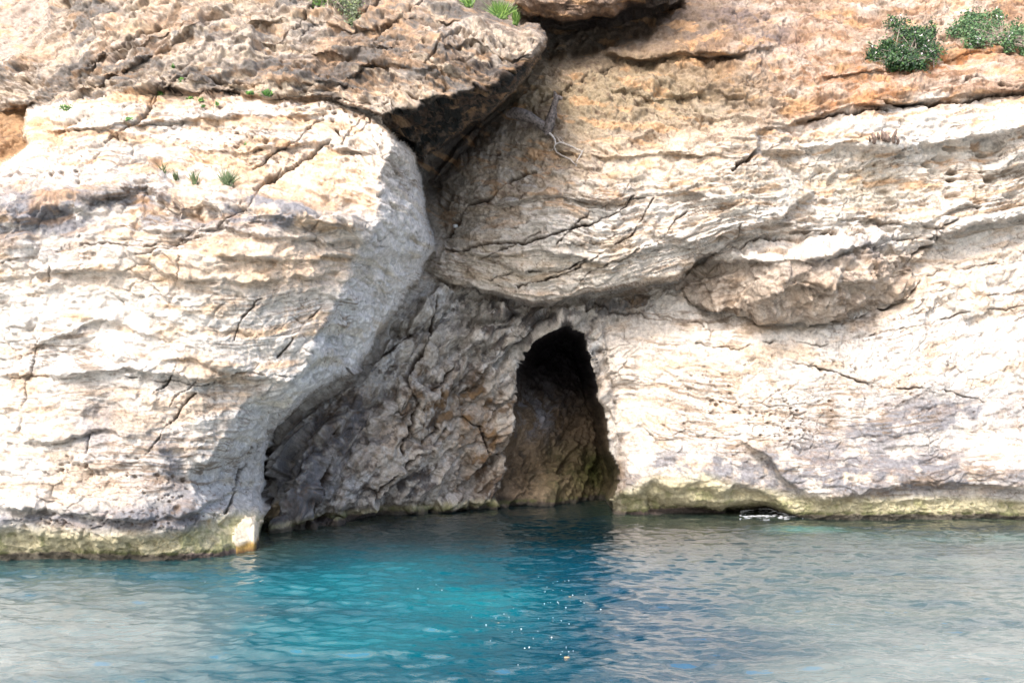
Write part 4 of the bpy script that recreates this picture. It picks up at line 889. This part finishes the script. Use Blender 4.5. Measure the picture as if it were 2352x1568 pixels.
# broken stubs of a dead root on the pale shelf
base = off(2030, 318, .05); dr = empty('dead_stump', base, 'row of short dark broken root stubs sticking out of the pale rock shelf', 'dead stump')
for u, v, hh, ww, ln in ((1998, 320, 12, 4, 4), (2008, 318, 22, 7, 8), (2018, 312, 14, 5, 4), (2030, 314, 24, 8, 8), (2040, 318, 16, 6, 6), (2054, 314, 28, 7, -10), (2062, 322, 16, 5, 8)):
    y = surf(u, v).y - .12; m_ = MB(); k = y / F_PX
    m_.tube([at3(u, v + hh * .5, y + .1), at3(u + ln * .2, v + hh * .1, y - .02), at3(u - ln * .3, v - hh * .35, y - .03), at3(u - ln * .6, v - hh * .6, y)], [ww * k * .6, ww * k * .8, ww * k * .5, ww * k * .12], 6, .3); m_.build('root_stub', M_root, dr, base)
# pale pebble caught in the crack
base = off(1046, 521, .08); m_ = MB(); m_.blob(base, .06, (1.1, .8, .75), 8); tag(m_.build('pebble', M_stone, None, base), 'small whitish stone lodged at the left end of the overhang crack', 'stone')

# ------------------------------------------------------------------ on the water
def wat(u, v):
    y = CAMZ * F_PX / (v - HY); x = (u - CX) / F_PX * y
    i = int(np.clip(np.searchsorted(wx, x), 0, len(wx) - 1)); j = int(np.clip(np.searchsorted(wy, y), 0, len(wy) - 1))
    return Vector((x, y, float(WH[j, i]) + .004))
m_ = MB()
for q in range(230):
    t = rnd.random(); arc = rnd.choice((0, 0, 1, 2))
    if arc == 0: u = 1704 + 66 * t; v = 1175 - 7 * math.sin(t * math.pi) + rnd.gauss(0, 2.6)
    elif arc == 1: u = 1760 + 78 * t; v = 1172 + 14 * t + rnd.gauss(0, 2.6)
    else: u = rnd.uniform(1700, 1846); v = 1187 + rnd.gauss(0, 2.0)
    p = wat(u, v); p.z += max(0, .05 * math.sin(math.pi * min(1, max(0, (u - 1695) / 150)))) * (1 if arc < 2 else .1)
    d = Vector((rnd.uniform(.02, .08), rnd.gauss(0, .02), rnd.gauss(-.002 if arc == 1 else .002, .004))); ph = rnd.uniform(0, 6)
    m_.tube([p + d * k + Vector((0, .012 * math.sin(ph + 2 * k), .004 * math.sin(ph + 3 * k))) for k in (-1, -.5, 0, .5, 1)], [.002, .006, rnd.uniform(.003, .008), .005, .001], 5, .3)
b0 = wat(1765, 1180); tag(m_.build('sea_foam', simple_mat('foam', (.50, .52, .55), .6, .35, 40), None, b0), 'white foam of a small wave breaking in the notch at the foot of the right cliff', 'foam', kind='stuff')
FL = [(1348,855,2),(648,905,1.2),(688,940,1.4),(1555,880,1.2),(1528,884,1),(1478,892,1.3),(1447,900,1),(1406,926,1.2),(1393,950,1.3),(1507,946,1),(1582,977,1.6),(1388,1025,1.5),(1412,1018,1),(1430,1018,1),(1478,1015,1.4),(1485,1022,1.2),(1637,1012,1.2),(1660,1024,1.4),
 (1535,1057,1.8),(1773,1063,2),(1176,1074,1),(1112,1095,1.3),(1146,1105,1.2),(1059,1132,1.6),(1180,1122,1),(889,1117,1),(990,1170,2),(1230,1196,1.9),(1447,1112,1.4),(1503,1127,1.2),(1557,1150,1.4),(1412,1150,1),(1438,1251,1.8),(1312,1253,1.2),(1285,1308,2),(1253,1330,2),
 (1537,1315,1.3),(1500,1372,1.3),(1208,1460,1.1),(1555,1357,1.2),(1585,1350,1),(1020,1280,1),(1168,1212,1),(1212,1128,1),(1348,1112,1),(1370,1145,1.2),(1447,940,1),(1510,1358,1),(1668,970,1),(1057,1108,1),(-120,-20,1.4),(-258,-10,1.2),(720,1403,1.6),(1343,1210,1)]
fm = MB(); fm.blob(Vector((0, 0, 0)), .010, (1, 1, .55), 6)
first = None
for i, (zx, zy, sc) in enumerate(FL):
    if zx < 0: p = wat(960 if zx == -120 else 471, 1355 if zx == -120 else 1335)
    else: p = wat(784 + zx * .336, 1041 + zy * .336)
    if first is None: first = fm.build('floating_fleck', M_white, None, Vector((0, 0, 0))); o = first
    else: o = first.copy(); COL.objects.link(o)
    o.location = p; o.scale = (sc * .44, sc * .44, sc * .5); o.rotation_euler.z = rnd.uniform(0, 3)
    tag(o, 'tiny white fleck floating on the blue water', 'fleck', 'white flecks floating on the water')
for u, v, ln, lab in ((1302, 1511, .055, 'largest pale tan scrap floating near the bottom edge of the photo'), (1245, 1423, .030, 'small orange tan scrap floating among the white flecks'), (1145, 1432, .026, 'reddish scrap floating left of the white flecks'), (1309, 1374, .030, 'thin tan straw floating above the cluster of white flecks')):
    m_ = MB(); p = wat(u, v); m_.blob(p, ln * .4, (1.4, .5, .3), 6); tag(m_.build('floating_scrap', M_scrap, None, p), lab, 'scrap', 'tan scraps floating on the water')
